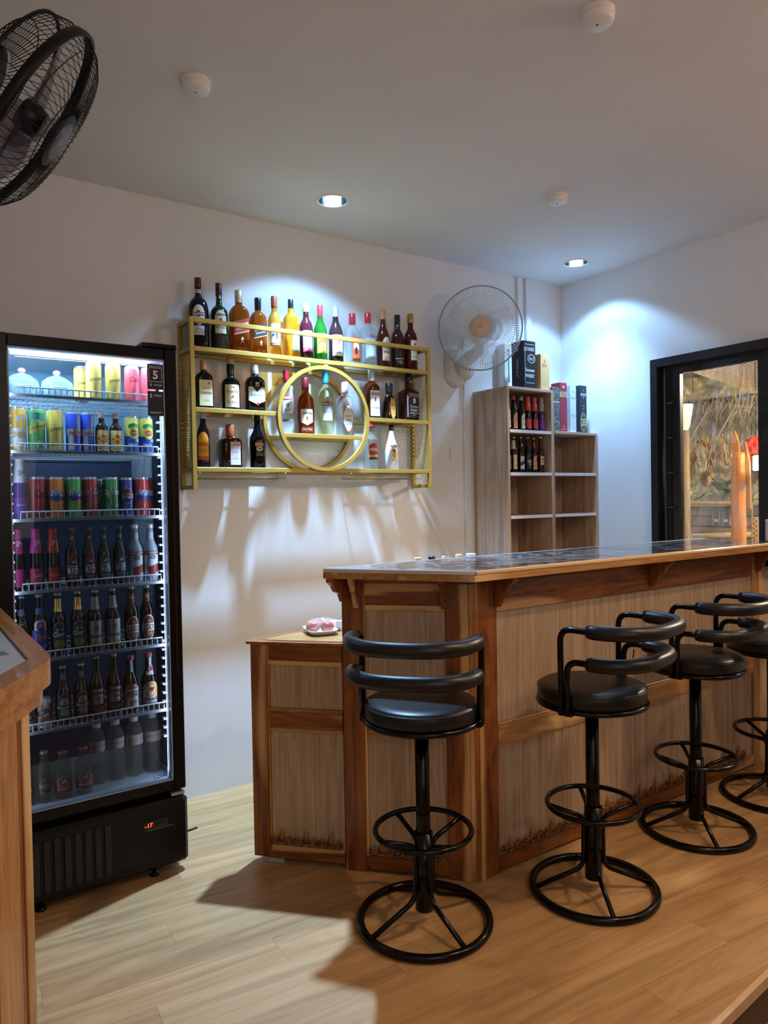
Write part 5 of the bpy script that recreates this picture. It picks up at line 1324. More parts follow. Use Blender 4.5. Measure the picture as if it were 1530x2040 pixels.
# second shelf
can('tall yellow can with white band and lion drawing, leftmost on the second fridge shelf', 1, 0.373, .0275, .152, '#d9aa3c', [('rect', 0, .30, 2.6, .42, '#dde3ea'), ('pic', LION, .25, .72, .7, '#c9cdd6'), ('text', 'SINGHA', .1, .36, .14, '#cfa23c', {'maxw': 1.9, 'bold': .03}), ('text', 'LEMON', .1, .16, .06, '#c9a030', {'maxw': 1})])
can('tall green can with a yellow diagonal band on the second fridge shelf', 1, 0.432, .0278, .152, '#3fae58', [('rect', 0, .55, 2.8, .20, '#d9d268', {'shear': .4}), ('text', 'Schweppes', .18, .56, .10, '#3a3c1c', {'maxw': 1.9, 'italic': .35, 'shear': .3}), ('rect', 0, .80, 2.8, .16, '#4ab8a4'), ('text', 'LIME', .2, .2, .08, '#dff2d0')])
can('tall yellow can between a green can and a blue one on the second fridge shelf', 1, 0.492, .0282, .152, '#d6c15c', SCH)
for x, R, lab in ((0.554, .0262, 'small blue and silver can, left of two, on the second fridge shelf'), (0.603, .0225, 'small blue and silver can, right of two, next to the brown bottles')):
    can(lab, 1, x, R, .145, '#1d3fae', [('rect', .62, .70, .55, .42, '#c9d2de'), ('rect', -.55, .22, .8, .36, '#c9d2de'), ('rect', .0, .48, 2.2, .16, '#b9c4d6'), ('text', 'Red Bull', .1, .48, .10, '#b8303a', {'maxw': 1.6, 'bold': .02}), ('oval', .1, .49, .4, .10, '#dca04a')])
for x, lab in ((0.652, 'small brown bottle with yellow star label, left of two on the second fridge shelf'), (0.702, 'small brown bottle with yellow star label, right of two on the second fridge shelf')):
    vessel('tonic_bottle', 'bottle', lab, GR[1], x, YF_, fz(1), .0238, .146, 'tonic', glassm('#241010'), (.86, 1.12, paint('#c98a72', .4)),
       [('rect', 0, .30, 2.1, .52, '#ead98c'), ('pic', STAR8, 0, .34, .86, '#b03a26'), ('text', 'M', 0, .34, .15, '#f0b83a', {'bold': .025}), ('text', 'M-150', 0, .10, .06, '#3a2418', {'maxw': 1.3, 'bold': .02}), ('new',), ('rect', .0, .90, .8, .06, '#e8e0d0')])
for x, lab in ((0.759, 'yellow and blue lemon tea can, left of two, on the second fridge shelf'), (0.814, 'yellow and blue lemon tea can, rightmost on the second fridge shelf')):
    can(lab, 1, x, .0262, .139, '#dfe070', [('rect', 0, .24, 2.8, .42, '#1f4fa8'), ('oval', .1, .72, 1.6, .16, '#3f9a50'), ('oval', .15, .54, 1.35, .34, '#e9d24a'), ('oval', .15, .54, 1.1, .16, '#b0402e'), ('text', 'Lipton', .15, .54, .10, '#f6f2e6', {'maxw': .95}), ('text', 'LEMON', -.1, .22, .07, '#f0f4ff', {'maxw': 1.2, 'bold': .02}), ('oval', .62, .34, .4, .10, '#e8ecf4')])
# third shelf
def spy(label, k, x, R, h, top, low, glass='#120c16', y=YF_, word='SPY', sub='', grp=None, z=None):
    return vessel('cooler_bottle', 'bottle', label, grp or GR[k], x, y, fz(k) if z is None else z, R, h, 'cooler', glassm(glass), (.955, 1.12, paint(top, .35)),
       [('text', word, .15, .76, .09, '#f0e6ea' if top != '#e4e6ee' else '#6a2a5a', {'maxw': .95, 'shear': -.1}), ('new',), ('shield', 0, .20, 2.3, .30, low), ('text', sub, .1, .23, .05, '#f2dfe6', {'maxw': 1.3})], neck=(.60, .955, paint(top, .35)))
o = spy('white-necked purple cooler bottle, leftmost on the third fridge shelf', 2, 0.375, .0268, .209, '#e4e6ee', '#5b3a98', '#4a2f88', word='SPY', sub='Sparkling')
can('dark red can with black script on the third fridge shelf', 2, 0.431, .0288, .146, '#a8303c', [('text', 'Coca', .35, .60, .22, '#4a1418', {'maxw': 1.5, 'italic': .4, 'bold': .02})])
def uwu(label, x, R, col, fruit, y=YF_):
    can(label, 2, x, R, .146, col, [('shield', .15, .50, 1.8, .22, '#24489a'), ('text', 'uwun', .1, .60, .15, '#dfeaf6', {'maxw': 1.9, 'bold': .025, 'shear': -.06}), ('oval', .35, .38, .8, .12, fruit)], y=y)
uwu('orange can with blue and white lettering on the third fridge shelf', 0.490, .0292, '#dd7a34', '#f0a04a')
uwu('green can with blue and white lettering on the third fridge shelf', 0.549, .0290, '#3f9e4c', '#e0945a')
can('dark red can with white script beside the green cans on the third fridge shelf', 2, 0.607, .0272, .146, '#9c2434', [('text', 'Coca-Cola', .1, .64, .17, '#e9e2e2', {'maxw': 2.3, 'italic': .4, 'bold': .02}), ('text', 'ORIGINAL TASTE', .1, .44, .045, '#e6d5d5', {'maxw': 1.7}), ('text', 'LESS SUGAR', .1, .37, .04, '#e6d5d5', {'maxw': 1.4})])
can('green can mostly hidden behind the front row on the third fridge shelf', 2, 0.650, .0270, .142, '#2f8a5a', [('text', 'S', 0, .6, .2, '#dfeee4')], y=2.868)
can('green can with large white slanted word, front row of the third fridge shelf', 2, 0.679, .0290, .146, '#1f8448', [('text', 'Sprite', .1, .60, .22, '#dbeee2', {'maxw': 2.2, 'bold': .05, 'shear': .05}), ('text', 'LEMON LIME', .1, .28, .04, '#bfe0c8', {'maxw': 1.4}), ('oval', .2, .66, .3, .05, '#e9e24a')])
can('navy blue can with round red, white and blue badge on the third fridge shelf', 2, 0.735, .0255, .144, '#16308c', [('oval', 0, .52, 1.75, .40, '#dfe4ee'), ('oval', 0, .52, 1.6, .37, '#1a2f9a'), ('arch', 0, .605, 1.5, .14, '#b8323e'), ('rect', 0, .52, 1.78, .11, '#e9edf4'), ('text', 'PEPSI', 0, .52, .075, '#14204a', {'maxw': 1.5, 'bold': .02})])
uwu('red can with blue and white lettering, in front at the right, third fridge shelf', 0.786, .0265, '#b93a40', '#a02c34')
uwu('red can half behind another, rightmost on the third fridge shelf', 0.829, .0265, '#b93a40', '#a02c34', y=2.858)
# fourth shelf
spy('dim magenta-necked cooler bottle, leftmost on the fourth fridge shelf', 3, 0.362, .0236, .214, '#b0347a', '#a02c66')
spy('magenta-necked cooler bottle, second from the left on the fourth fridge shelf', 3, 0.421, .0242, .214, '#c8408a', '#b8344e', sub='CLASSIC')
spy('orange-red-necked cooler bottle on the fourth fridge shelf', 3, 0.476, .0230, .213, '#c8382a', '#b83a30', sub='RED')
def wine_cooler(label, x, word, body, lab):
    return vessel('cooler_bottle', 'bottle', label, GR[3], x, YF_, fz(3), .0245, .214, 'beer', glassm(body), (.95, 1.2, paint('#4a4c50', .35, .5)),
        [('oval', 0, .82, .6, .10, lab), ('pic', LION, 0, .82, .22, '#d9dde2'), ('new',), ('oval', 0, .30, 2.1, .46, lab), ('pic', BIRD, 0, .42, .42, '#dfe3e6'), ('rect', 0, .345, 1.2, .02, '#dfe3e6'), ('text', word, 0, .27, .10, '#e4e8ea', {'maxw': 1.5, 'bold': .04}), ('text', 'WINE COOLER', 0, .17, .02, '#b9c0c4', {'maxw': 1.0})])
wine_cooler('dark bottle with oval maroon label reading RED, left of two', 0.538, 'RED', '#180c12', '#5a1e30')
wine_cooler('dark bottle with oval maroon label reading RED, right of two', 0.597, 'RED', '#180c12', '#5a1e30')
wine_cooler('dark bottle with oval green label reading WHITE, left of two', 0.649, 'WHITE', '#0e2226', '#1e4448')
wine_cooler('dark bottle with oval green label reading WHITE, right of two', 0.705, 'WHITE', '#0e2226', '#1e4448')
for x, y, lab in ((0.790, 2.868, 'clear bottle with white label standing behind two alike on the fourth fridge shelf'), (0.762, YF_, 'clear bottle with white and red label, front left of two, fourth fridge shelf'), (0.820, YF_, 'clear bottle with white and red label, rightmost on the fourth fridge shelf')):
    vessel('cooler_bottle', 'bottle', lab, GR[3], x, y, fz(3), .0280, .216, 'beer2', mat('frosted_glass_bottle', '#9fb0c0', 0.15, alpha=0.75, coat=0.4), (.93, 1.2, paint('#c9d0d8', .3, .6)),
        [('rect', 0, .80, .75, .12, '#b9bec6'), ('new',), ('rect', 0, .31, 2.1, .46, '#ccd2de'), ('rect', 0, .50, 2.1, .07, '#6a2430'), ('text', 'SMIRNOFF', 0, .50, .045, '#e6e0e0', {'maxw': 1.8, 'bold': .03}), ('text', 'ICE', 0, .42, .06, '#2a3040', {'bold': .03}), ('shield', .2, .20, 1.5, .16, '#8a2830', {'shear': .3})])
# fifth shelf
def beer(label, k, x, R, h, prof, glass, marks, cap='#8a8f96', neck=None, grp=None, z=None, y=YF_):
    return vessel('beer_bottle', 'bottle', label, grp or GR[k], x, y, fz(k) if z is None else z, R, h, prof, glassm(glass), (.955, 1.22, paint(cap, .3, .6)), marks, neck=neck)
TIG = [('arch', 0, .74, 1.1, .10, '#4a5aa0'), ('new',), ('arch', 0, .50, 1.5, .20, '#c9bcb0'), ('oval', 0, .50, .9, .16, '#2a3a78'), ('pic', LION, 0, .51, .30, '#c9793a'), ('shield', 0, .27, 2.2, .34, '#1d3d9a'), ('text', 'Tiger', .1, .33, .12, '#d9683a', {'maxw': 1.6, 'bold': .02, 'shear': .1}), ('text', 'LAGER BEER', 0, .19, .03, '#a9b8e0', {'maxw': 1.2})]
beer('dark beer bottle with oval badge, leftmost on the fifth fridge shelf', 4, 0.368, .0250, .224, 'beer', '#100c0a', [('oval', 0, .46, 1.3, .22, '#6a6460'), ('oval', 0, .46, 1.1, .19, '#141416'), ('pic', LION, 0, .46, .3, '#9a9690'), ('new',), ('arch', 0, .74, 1.1, .10, '#5a5a86')])
beer('beer bottle with a bright blue label and orange word on the fifth fridge shelf', 4, 0.425, .0285, .224, 'beer', '#0e0c0c', TIG)
CHG = [('new',), ('oval', 0, .32, 2.2, .44, '#a9a878'), ('oval', 0, .32, 2.0, .41, '#1f4030'), ('pic', BIRD, -.3, .415, .28, '#d9e0dc'), ('pic', BIRD, .3, .415, .28, '#d9e0dc'), ('text', 'Chang', 0, .335, .10, '#e4ebe4', {'maxw': 1.6, 'italic': .3, 'bold': .03}), ('oval', 0, .20, 1.3, .12, '#8a8048')]
for x, lab in ((0.486, 'green-labelled beer bottle with gold neck foil, left of two'), (0.553, 'green-labelled beer bottle with gold neck foil, right of two')):
    beer(lab, 4, x, .0262, .225, 'beer2', '#0e1a12', CHG, neck=(.70, .90, paint('#c9a860', .3, .5)))
SGH = [('new',), ('rect', 0, .30, 2.2, .40, '#c9c8c4'), ('pic', LION, 0, .38, .42, '#a5803a'), ('text', 'SINGHA', 0, .245, .055, '#2a3444', {'maxw': 1.4, 'bold': .02}), ('rect', 0, .13, 2.2, .05, '#c99a3c')]
for x, lab in ((0.611, 'brown beer bottle with white square label, left of two on the fifth fridge shelf'), (0.674, 'brown beer bottle with white square label, right of two on the fifth fridge shelf')):
    beer(lab, 4, x, .0288, .225, 'beer2', '#1a0f0a', SGH, neck=(.68, .88, paint('#bfbcb6', .45)))
LEO = [('rect', 0, .80, .9, .14, '#7e2a30'), ('text', 'Bia', 0, .82, .05, '#d9b8b0', {'maxw': .6}), ('new',), ('oval', 0, .30, 2.0, .42, '#c9b8b4'), ('oval', 0, .30, 1.75, .37, '#6a3428'), ('rect', 0, .30, 1.9, .13, '#dcd8d4'), ('text', 'LEO', 0, .30, .10, '#6a2424', {'maxw': 1.5, 'bold': .025}), ('oval', 0, .19, .9, .07, '#a5803e'), ('pic', LION, 0, .40, .28, '#c98a5a')]
for x, lab in ((0.743, 'dark beer bottle with brown oval label and red neck, left of two'), (0.801, 'dark beer bottle with brown oval label and red neck, right of two')):
    beer(lab, 4, x, .0258, .226, 'beer2', '#140a08', LEO)
# sixth shelf
for x, h, lab in ((0.376, .107, 'short beer can with white and orange stripes, leftmost on the sixth fridge shelf'), (0.434, .107, 'short beer can with white and orange stripes, second on the sixth fridge shelf')):
    vessel('drink_can', 'can', lab, GR[5], x, YF_, fz(5), .0270, h, 'can', mat('can_silver', '#c3c8d2', 0.3, 0.3), None, [('rect', -.55, .45, .55, .70, '#c98a52'), ('rect', .62, .45, .45, .70, '#c98a52'), ('rect', 0, .58, 2.4, .16, '#4a3a52', {'shear': .35}), ('text', 'San Mig', .05, .585, .13, '#e6e8ee', {'maxw': 1.7, 'shear': .35, 'italic': .3}), ('text', 'LIGHT', .1, .34, .13, '#2c2838', {'maxw': 1.4, 'bold': .03, 'shear': .3})], n=28)
HEI = [('oval', 0, .82, .5, .12, '#8a9a98'), ('new',), ('oval', 0, .31, 2.0, .46, '#77827f'), ('oval', 0, .31, 1.85, .43, '#141c1a'), ('oval', 0, .39, 1.1, .15, '#a9b0ae'), ('pic', STAR, 0, .39, .20, '#a02a34'), ('rect', 0, .31, 2.0, .075, '#141c1a'), ('text', 'Heineken', 0, .31, .055, '#c9d0ce', {'maxw': 1.8, 'bold': .02}), ('oval', 0, .22, 1.0, .13, '#9aa3a1')]
for x, lab in ((0.496, 'dark green beer bottle with oval star label, left of two on the sixth fridge shelf'), (0.558, 'dark green beer bottle with oval star label, right of two on the sixth fridge shelf')):
    beer(lab, 5, x, .0268, .210, 'beer', '#08140e', HEI)
COR = [('new',), ('rect', 0, .36, 2.1, .24, '#bcb29a'), ('text', 'Corona', 0, .42, .07, '#2a3040', {'maxw': 1.8, 'bold': .05}), ('text', 'Extra', .1, .34, .06, '#3a3a44', {'maxw': 1.0, 'bold': .02}), ('oval', .1, .27, .7, .035, '#8a8468'), ('rect', 0, .17, 1.8, .006, '#a9a8a0'), ('text', 'CERVEZA', 0, .14, .03, '#8a8878', {'maxw': 1.0})]
for x, lab in ((0.612, 'brown-tinted beer bottle with blackletter label, left of two on the sixth fridge shelf'), (0.673, 'brown-tinted beer bottle with blackletter label, right of two on the sixth fridge shelf')):
    beer(lab, 5, x, .0268, .230, 'beer', '#241a12', COR, cap='#8a7a60')
vessel('soju_bottle', 'bottle', 'dark green bottle with white rounded label with black characters on the sixth fridge shelf', GR[5], 0.734, YF_, fz(5), .0285, .215, 'soju', glassm('#0c1a14'), (.92, 1.15, paint('#b0485a', .35)),
   [('rect', 0, .82, .42, .22, '#c3ccd6'), ('new',), ('arch', 0, .30, 2.1, .42, '#dbd8d0'), ('oval', 0, .48, .5, .10, '#c8525a'), ('rect', 0, .445, 1.3, .04, '#c8525a'), ('text', '선물', 0, .34, .11, '#222428', {'maxw': 1.5, 'bold': .02}), ('oval', -.1, .18, .7, .11, '#d98a5a'), ('oval', .35, .20, .35, .07, '#7aa05a')])
vessel('soju_bottle', 'bottle', 'dark green bottle with yellow and purple heart label, rightmost on the sixth fridge shelf', GR[5], 0.803, YF_, fz(5), .0285, .215, 'soju', glassm('#0c1a14'), (.92, 1.15, paint('#b0485a', .35)),
   [('rect', .1, .86, .35, .16, '#c3ccd6'), ('oval', .2, .72, .75, .14, '#d9909a'), ('oval', .2, .72, .4, .08, '#8a3038'), ('rect', 0, .65, 1.0, .06, '#e0d6d6'), ('new',), ('arch', 0, .30, 2.1, .42, '#e9d8c8'), ('arch', 0, .30, 1.95, .39, '#d9a83c'), ('rect', 0, .17, 1.9, .12, '#6a3a6a'), ('oval', -.1, .36, 1.1, .20, '#efe4d0'), ('pic', HEART, .1, .37, .42, '#b8362c'), ('text', 'HEART', .1, .235, .06, '#f4ece0', {'maxw': 1.4, 'bold': .05}), ('text', 'MOON', .1, .155, .06, '#f4ece0', {'maxw': 1.3, 'bold': .05})])
# floor of the fridge
CLR = glassm('#cdbfae', 'clear')
for x, R, h, lab in ((0.371, .0270, .170, 'small clear soda bottle with round dark label, leftmost on the fridge floor'), (0.428, .0268, .182, 'small clear soda bottle with round dark label, second on the fridge floor')):
    vessel('soda_bottle', 'bottle', lab, GR[6], x, YF_, fz(6), R, h, 'soda', CLR, (.94, 1.15, paint('#8f8a80', .4, .4)), [('oval', 0, .34, 1.7, .30, '#9a9078'), ('oval', 0, .34, 1.55, .27, '#4a4236'), ('text', 'ROCK', 0, .34, .09, '#b9ab86', {'maxw': 1.3, 'bold': .04}), ('text', 'THE', 0, .42, .035, '#b9ab86')])
for x, R, lab in ((0.489, .0318, 'small clear soda bottle with red label, left of two on the fridge floor'), (0.559, .0322, 'small clear soda bottle with red label, right of two on the fridge floor')):
    vessel('soda_bottle', 'bottle', lab, GR[6], x, YF_, fz(6), R, .170, 'soda', CLR, (.94, 1.15, paint('#9a4a50', .4, .3)), [('rect', 0, .26, 2.2, .22, '#8a3a3e'), ('oval', 0, .38, 1.5, .22, '#c9a8a4'), ('oval', 0, .38, 1.35, .19, '#8a4448'), ('pic', LION, 0, .38, .34, '#d9c4c0'), ('text', 'SINGHA', 0, .235, .055, '#e0c9c6', {'maxw': 1.5, 'bold': .03})])
WTR = glassm('#e0d8d0', 'clear')
for k, (x, R) in enumerate(((0.622, .0305), (0.690, .0322), (0.760, .0330), (0.832, .0335))):
    vessel('water_bottle', 'bottle', 'tall clear ribbed water bottle, %s from the left of four on the fridge floor' % ORD[k], GR[6], x, 2.855, fz(6), R, .232, 'water', WTR, (.90, 1.15, paint('#c9c6c6', .4)),
       [('rect', 0, .61, 2.4, .17, '#b0a09c', ), ('text', 'DRINKING WATER', 0, .62, .022, '#7a6a66', {'maxw': 1.8}), ('pic', LION, -.8, .61, .18, '#7a5a56')])

# ------------------------------------------------------------------ bottles and gift cartons on the corner cabinet
GK = ['bottles on the upper shelf of the corner cabinet', 'bottles on the second shelf of the corner cabinet']
YC = 3.062
z1, z2 = CABZ(0), CABZ(1)
MD = [('rect', 0, .86, .5, .2, '#8a4a50'), ('new',), ('arch', .3, .28, 1.8, .42, '#e0dcd4'), ('pic', HEART, .3, .33, .5, '#d98a4a'), ('oval', .3, .56, .7, .16, '#dcd8d2')]
vessel('soju_bottle', 'bottle', 'dark bottle almost hidden behind the cabinet side, leftmost on its upper shelf', GK[0], 2.990, YC, z1, .0205, .200, 'soju', glassm('#0c0c10'), (.92, 1.15, paint('#7a4450', .4)), MD)
vessel('soju_bottle', 'bottle', 'dark bottle with orange and pink label and red neck on the upper cabinet shelf', GK[0], 3.042, YC, z1, .0232, .203, 'soju', glassm('#0c1210'), (.88, 1.15, paint('#a8384a', .4)), [('arch', .3, .28, 1.9, .44, '#dfc9c0'), ('arch', .3, .28, 1.6, .38, '#d98a3a'), ('pic', HEART, .3, .30, .45, '#a84a8a'), ('new',), ('oval', .5, .66, .9, .16, '#e0dcd6'), ('oval', .5, .66, .4, .08, '#b04050')])
vessel('soju_bottle', 'bottle', 'dark bottle with rounded cream label, third on the upper cabinet shelf', GK[0], 3.106, YC, z1, .0228, .203, 'soju', glassm('#0a0c0e'), (.88, 1.15, paint('#9a8a90', .4)), [('arch', .3, .28, 1.9, .44, '#e0ddd2'), ('text', '선물', .3, .34, .11, '#2a2a2a', {'maxw': 1.2}), ('oval', .2, .18, .6, .10, '#c98a6a')])
spy('orange-red-necked bottle on the upper cabinet shelf', 0, 3.162, .0205, .206, '#d24a30', '#cf4428', grp=GK[0], z=z1, y=YC, word='SPY')
spy('pink-necked bottle on the upper cabinet shelf', 0, 3.219, .0200, .204, '#cf3a5e', '#c43a50', grp=GK[0], z=z1, y=YC, word='SPY')
spy('grey-necked purple bottle, rightmost on the upper cabinet shelf', 0, 3.278, .0210, .205, '#a39690', '#6a3a94', '#46286a', grp=GK[0], z=z1, y=YC, word='SPY')
beer('bottle with blue label almost hidden behind the cabinet side on its second shelf', 0, 2.990, .0200, .205, 'beer', '#0c0c10', [('rect', .3, .30, 1.6, .4, '#5a7aa8')], grp=GK[1], z=z2, y=YC)
beer('dark bottle with cream neck foil and cream label on the second cabinet shelf', 0, 3.038, .0212, .212, 'beer2', '#0c0806', [('rect', .2, .30, 1.9, .40, '#dcc690'), ('pic', LION, .3, .36, .3, '#9a7a3a'), ('text', 'SINGHA', .3, .20, .04, '#5a4a2a', {'maxw': 1.2})], neck=(.66, .90, paint('#cfc4a8', .4)), grp=GK[1], z=z2, y=YC)
beer('dark bottle with white label and blue slash on the second cabinet shelf', 0, 3.098, .0212, .213, 'beer', '#0a0a0c', [('rect', .1, .28, 1.9, .36, '#c9ccd6'), ('rect', .1, .28, 1.9, .10, '#2c2a66', {'shear': .4}), ('rect', .4, .36, .5, .08, '#b04a50'), ('new',), ('rect', .1, .78, .5, .05, '#d5d8de', {'shear': .4})], grp=GK[1], z=z2, y=YC)
beer('black bottle with a faint round badge, middle of the second cabinet shelf', 0, 3.154, .0215, .214, 'beer2', '#08090a', [('oval', .1, .32, 1.8, .42, '#6a7672'), ('oval', .1, .32, 1.6, .38, '#101614'), ('rect', .1, .32, 1.8, .08, '#8a9490'), ('oval', .1, .24, .8, .1, '#8a9490')], grp=GK[1], z=z2, y=YC)
beer('dark bottle with red neck label and orange picture label on the second cabinet shelf', 0, 3.206, .0198, .211, 'beer', '#140806', [('rect', .1, .80, 1.0, .14, '#a83a3a'), ('new',), ('arch', .1, .30, 1.9, .40, '#cfa07a'), ('pic', LION, .1, .36, .4, '#8a2e20'), ('rect', .1, .20, 1.8, .08, '#c8843a')], grp=GK[1], z=z2, y=YC, cap='#b08a70')
beer('reddish brown bottle with small cream label, rightmost on the second cabinet shelf', 0, 3.266, .0212, .220, 'beer', '#3c1a10', [('rect', .1, .34, 1.8, .24, '#cfbfae'), ('text', 'Corona', .1, .38, .06, '#3a2a2a', {'maxw': 1.5, 'bold': .04}), ('rect', .1, .30, 1.4, .02, '#6a4a3a')], grp=GK[1], z=z2, y=YC, cap='#c9c2ba')

def carton(label, x0, x1, y0, y1, z, h, m, marks, side=(), top=None):
    """marks on the front (-y): (kind, ..., u from centre, v from base) in metres"""
    o = piece('gift_carton', None, ((x0 + x1) / 2, (y0 + y1) / 2, z + h / 2), (x1 - x0, y1 - y0, h), m, bev=0.0012)
    tag(o, label, 'box', 'bottle cartons on the corner cabinet')
    mb, mats = MB(), []
    def mi(c):
        mm = paint(c)
        if mm not in mats: mats.append(mm)
        return mats.index(mm)
    cx_ = (x0 + x1) / 2; L_ = 0
    def run(lst, fn):
        for k_, mk in enumerate(lst):
            off = 0.0006 + 0.00025 * k_
            if mk[0] == 'rect': _, u, v_, w_, h_, c = mk; mb.add([fn(u - w_ / 2, v_ - h_ / 2, off), fn(u + w_ / 2, v_ - h_ / 2, off), fn(u + w_ / 2, v_ + h_ / 2, off), fn(u - w_ / 2, v_ + h_ / 2, off)], [(0, 1, 2, 3)], mi(c))
            elif mk[0] == 'oval': _, u, v_, w_, h_, c = mk; mb.add([fn(u + w_ / 2 * math.cos(a * PI / 12), v_ + h_ / 2 * math.sin(a * PI / 12), off) for a in range(24)], [tuple(range(24))], mi(c))
            elif mk[0] == 'pic': _, poly, u, v_, s_, c = mk; mb.add([fn(u + a * s_, v_ + b * s_, off) for a, b in poly], [tuple(range(len(poly)))], mi(c))
            elif mk[0] == 'text':
                _, t, u, v_, hh, c, mw, vert, it = mk
                V, Fc = letters(t, hh, mw, 0.02, it)
                if vert: V = [(-b, a) for a, b in V]
                mb.add([fn(u + a, v_ + b, off) for a, b in V], Fc, mi(c))
    run(marks, lambda u, v_, off: (cx_ + u, y0 - off, z + v_))
    if side:
        mb.build('print', mats, o); mb, mats = MB(), []
    run(side, lambda u, v_, off: (x0 - off, (y0 + y1) / 2 - u, z + v_))
    if mb.v: mb.build('print', mats, o)
    return o
ZC1, ZCL = 2.0385, 1.7935
carton('black gift carton with white ornate lettering and script on its side, tallest on the cabinet', 3.105, 3.205, 3.035, 3.135, ZC1, .283, mat('black_card', '#15171d', 0.5),
   [('rect', 0, .262, .075, .004, '#c9ccd2'), ('text', 'JACK DANIEL\'S', -.004, .232, .028, '#dfe2e8', .086, False, 0), ('oval', .014, .178, .066, .056, '#9aa0aa'), ('oval', .014, .178, .050, .042, '#1a1c22'), ('text', 'No.7', .016, .178, .020, '#d5d8de', .04, False, 0), ('text', 'Tennessee', 0, .110, .022, '#dfe2e8', .075, False, .3), ('text', 'WHISKEY', 0, .076, .022, '#dfe2e8', .075, False, 0), ('rect', -.040, .14, .003, .2, '#b9bcc4'), ('rect', .0, .034, .07, .004, '#b9bcc4')],
   [('oval', .0, .235, .022, .030, '#7a7e88'), ('text', 'Jack Daniel', .0, .125, .022, '#9a9ea8', .15, True, .4)])
carton('narrow teal carton behind the black one on the cabinet', 3.212, 3.250, 3.13, 3.17, ZC1, .255, mat('teal_card', '#3a6a8c', 0.5), [])
carton('plain pale orange gift carton beside the black one on the cabinet', 3.240, 3.318, 3.028, 3.090, ZC1, .215, mat('peach_card', '#e6c088', 0.55), [('text', 'REGENCY', -.004, .148, .012, '#cf8250', .04, False, 0), ('rect', -.004, .158, .036, .0015, '#cf9a60'), ('rect', -.004, .138, .036, .0015, '#cf9a60'), ('rect', 0, .040, .044, .0015, '#c9a468'), ('oval', 0, .18, .014, .014, '#d8b078')])
mp_ = mat('patterned_card', rough=0.45); nt, N, L, b = nodes(mp_)
vo = nt.nodes.new('ShaderNodeTexVoronoi'); nt.links.new(coords(nt, (1, 1, 1)), vo.inputs['Vector']); vo.inputs['Scale'].default_value = 70; vo.feature = 'DISTANCE_TO_EDGE'
L.new(ramp(nt, vo.outputs['Distance'], [(0.05, '#8a908e'), (0.12, '#343c3e')]), b.inputs['Base Color'])
carton('grey geometric patterned carton at the left on the lower cabinet top', 3.350, 3.412, 3.035, 3.105, ZCL, .270, mp_, [('rect', 0, .18, .062, .006, '#d5d8d4'), ('rect', 0, .06, .062, .003, '#c5c8c4')])
carton('tall crimson carton with gold band on the lower cabinet top', 3.424, 3.490, 3.045, 3.115, ZCL, .305, mat('crimson_card', '#9c2c40', 0.45), [('rect', 0, .232, .066, .034, '#c9b88a'), ('text', 'HONG', 0, .240, .012, '#7a4a2a', .05, False, 0), ('text', 'THONG', 0, .225, .012, '#7a4a2a', .05, False, 0), ('pic', [(-.8, .8), (-.4, -.6), (.4, -.6), (.8, .8), (.3, .1), (0, .8), (-.3, .1)], 0, .278, .014, '#e0c9b0'), ('text', 'THAI SPIRIT', 0, .018, .008, '#d9a8a0', .05, False, 0), ('oval', 0, .036, .012, .010, '#d9a8a0')])
carton('white gift carton between the crimson and the dark blue ones', 3.520, 3.574, 3.045, 3.105, ZCL, .298, mat('white_card', '#cfe0ee', 0.5), [('oval', 0, .255, .014, .010, '#b090b0'), ('text', 'Cuvee', 0, .218, .012, '#8aa8c0', .04, False, .3), ('text', 'BRUT', 0, .108, .010, '#8ac090', .04, False, 0), ('rect', 0, .03, .02, .004, '#a9bccc')])
carton('dark blue gift carton with a large gold number emblem, rightmost on the cabinet', 3.604, 3.668, 3.040, 3.105, ZCL, .300, mat('navy_card', '#232c3c', 0.45), [('oval', 0, .068, .060, .122, '#b0a678'), ('oval', 0, .068, .052, .108, '#232c3c'), ('oval', 0, .068, .046, .096, '#9a9068'), ('oval', 0, .068, .038, .082, '#232c3c'), ('text', '285', .002, .068, .050, '#d5cfa8', .052, False, .1), ('text', 'BLEND', 0, .242, .016, '#e6e8ec', .050, False, 0), ('text', '285', 0, .224, .008, '#c9ccd4', .03, False, 0), ('pic', BIRD, 0, .17, .010, '#a9adb8'), ('text', 'Signature', 0, .150, .007, '#a9adb8', .03, False, .3), ('pic', STAR, 0, .268, .005, '#c9ccd4')])

# ------------------------------------------------------------------ row of bottles on the work counter, caps showing over the bar
ZB = ZW
CAPS = [('#cbb593', '#d5c8b4'), ('#14151d', '#1c1e2a'), ('#d5c9b4', '#1a2238'), ('#d3b474', '#e6ddc0'), ('#a9b2bc', '#c9d2da')]
for k, x in enumerate((1.855, 1.931, 2.007, 2.084, 2.156)):
    r = (.036, .036, .036, .036, .040)[k]
    lab = ['bottle behind the bar with tan cap, leftmost of the five caps', 'bottle behind the bar with black cap', 'bottle behind the bar with dark cap and pale front', 'bottle behind the bar with gold-coloured cap', 'bottle behind the bar with wide silver-grey cap, rightmost of the five'][k]
    o = vessel('bottle', 'bottle', lab, 'bottles on the work counter behind the bar', x, 2.45, ZB, r, .284, 'wine', glassm(['#28140c', '#0e1a12', '#101014', '#5a2c10', '#3a4a4a'][k]), (.90, 1.25 if k < 4 else 1.6, paint(CAPS[k][0], .35, .2)), [])
    MB().lathe([(.0148 if k < 4 else .0205, .279), (.0148 if k < 4 else .0205, .2845)], (x, 2.45, ZB), 18).build('cap_rim', paint(CAPS[k][1], .35), o)

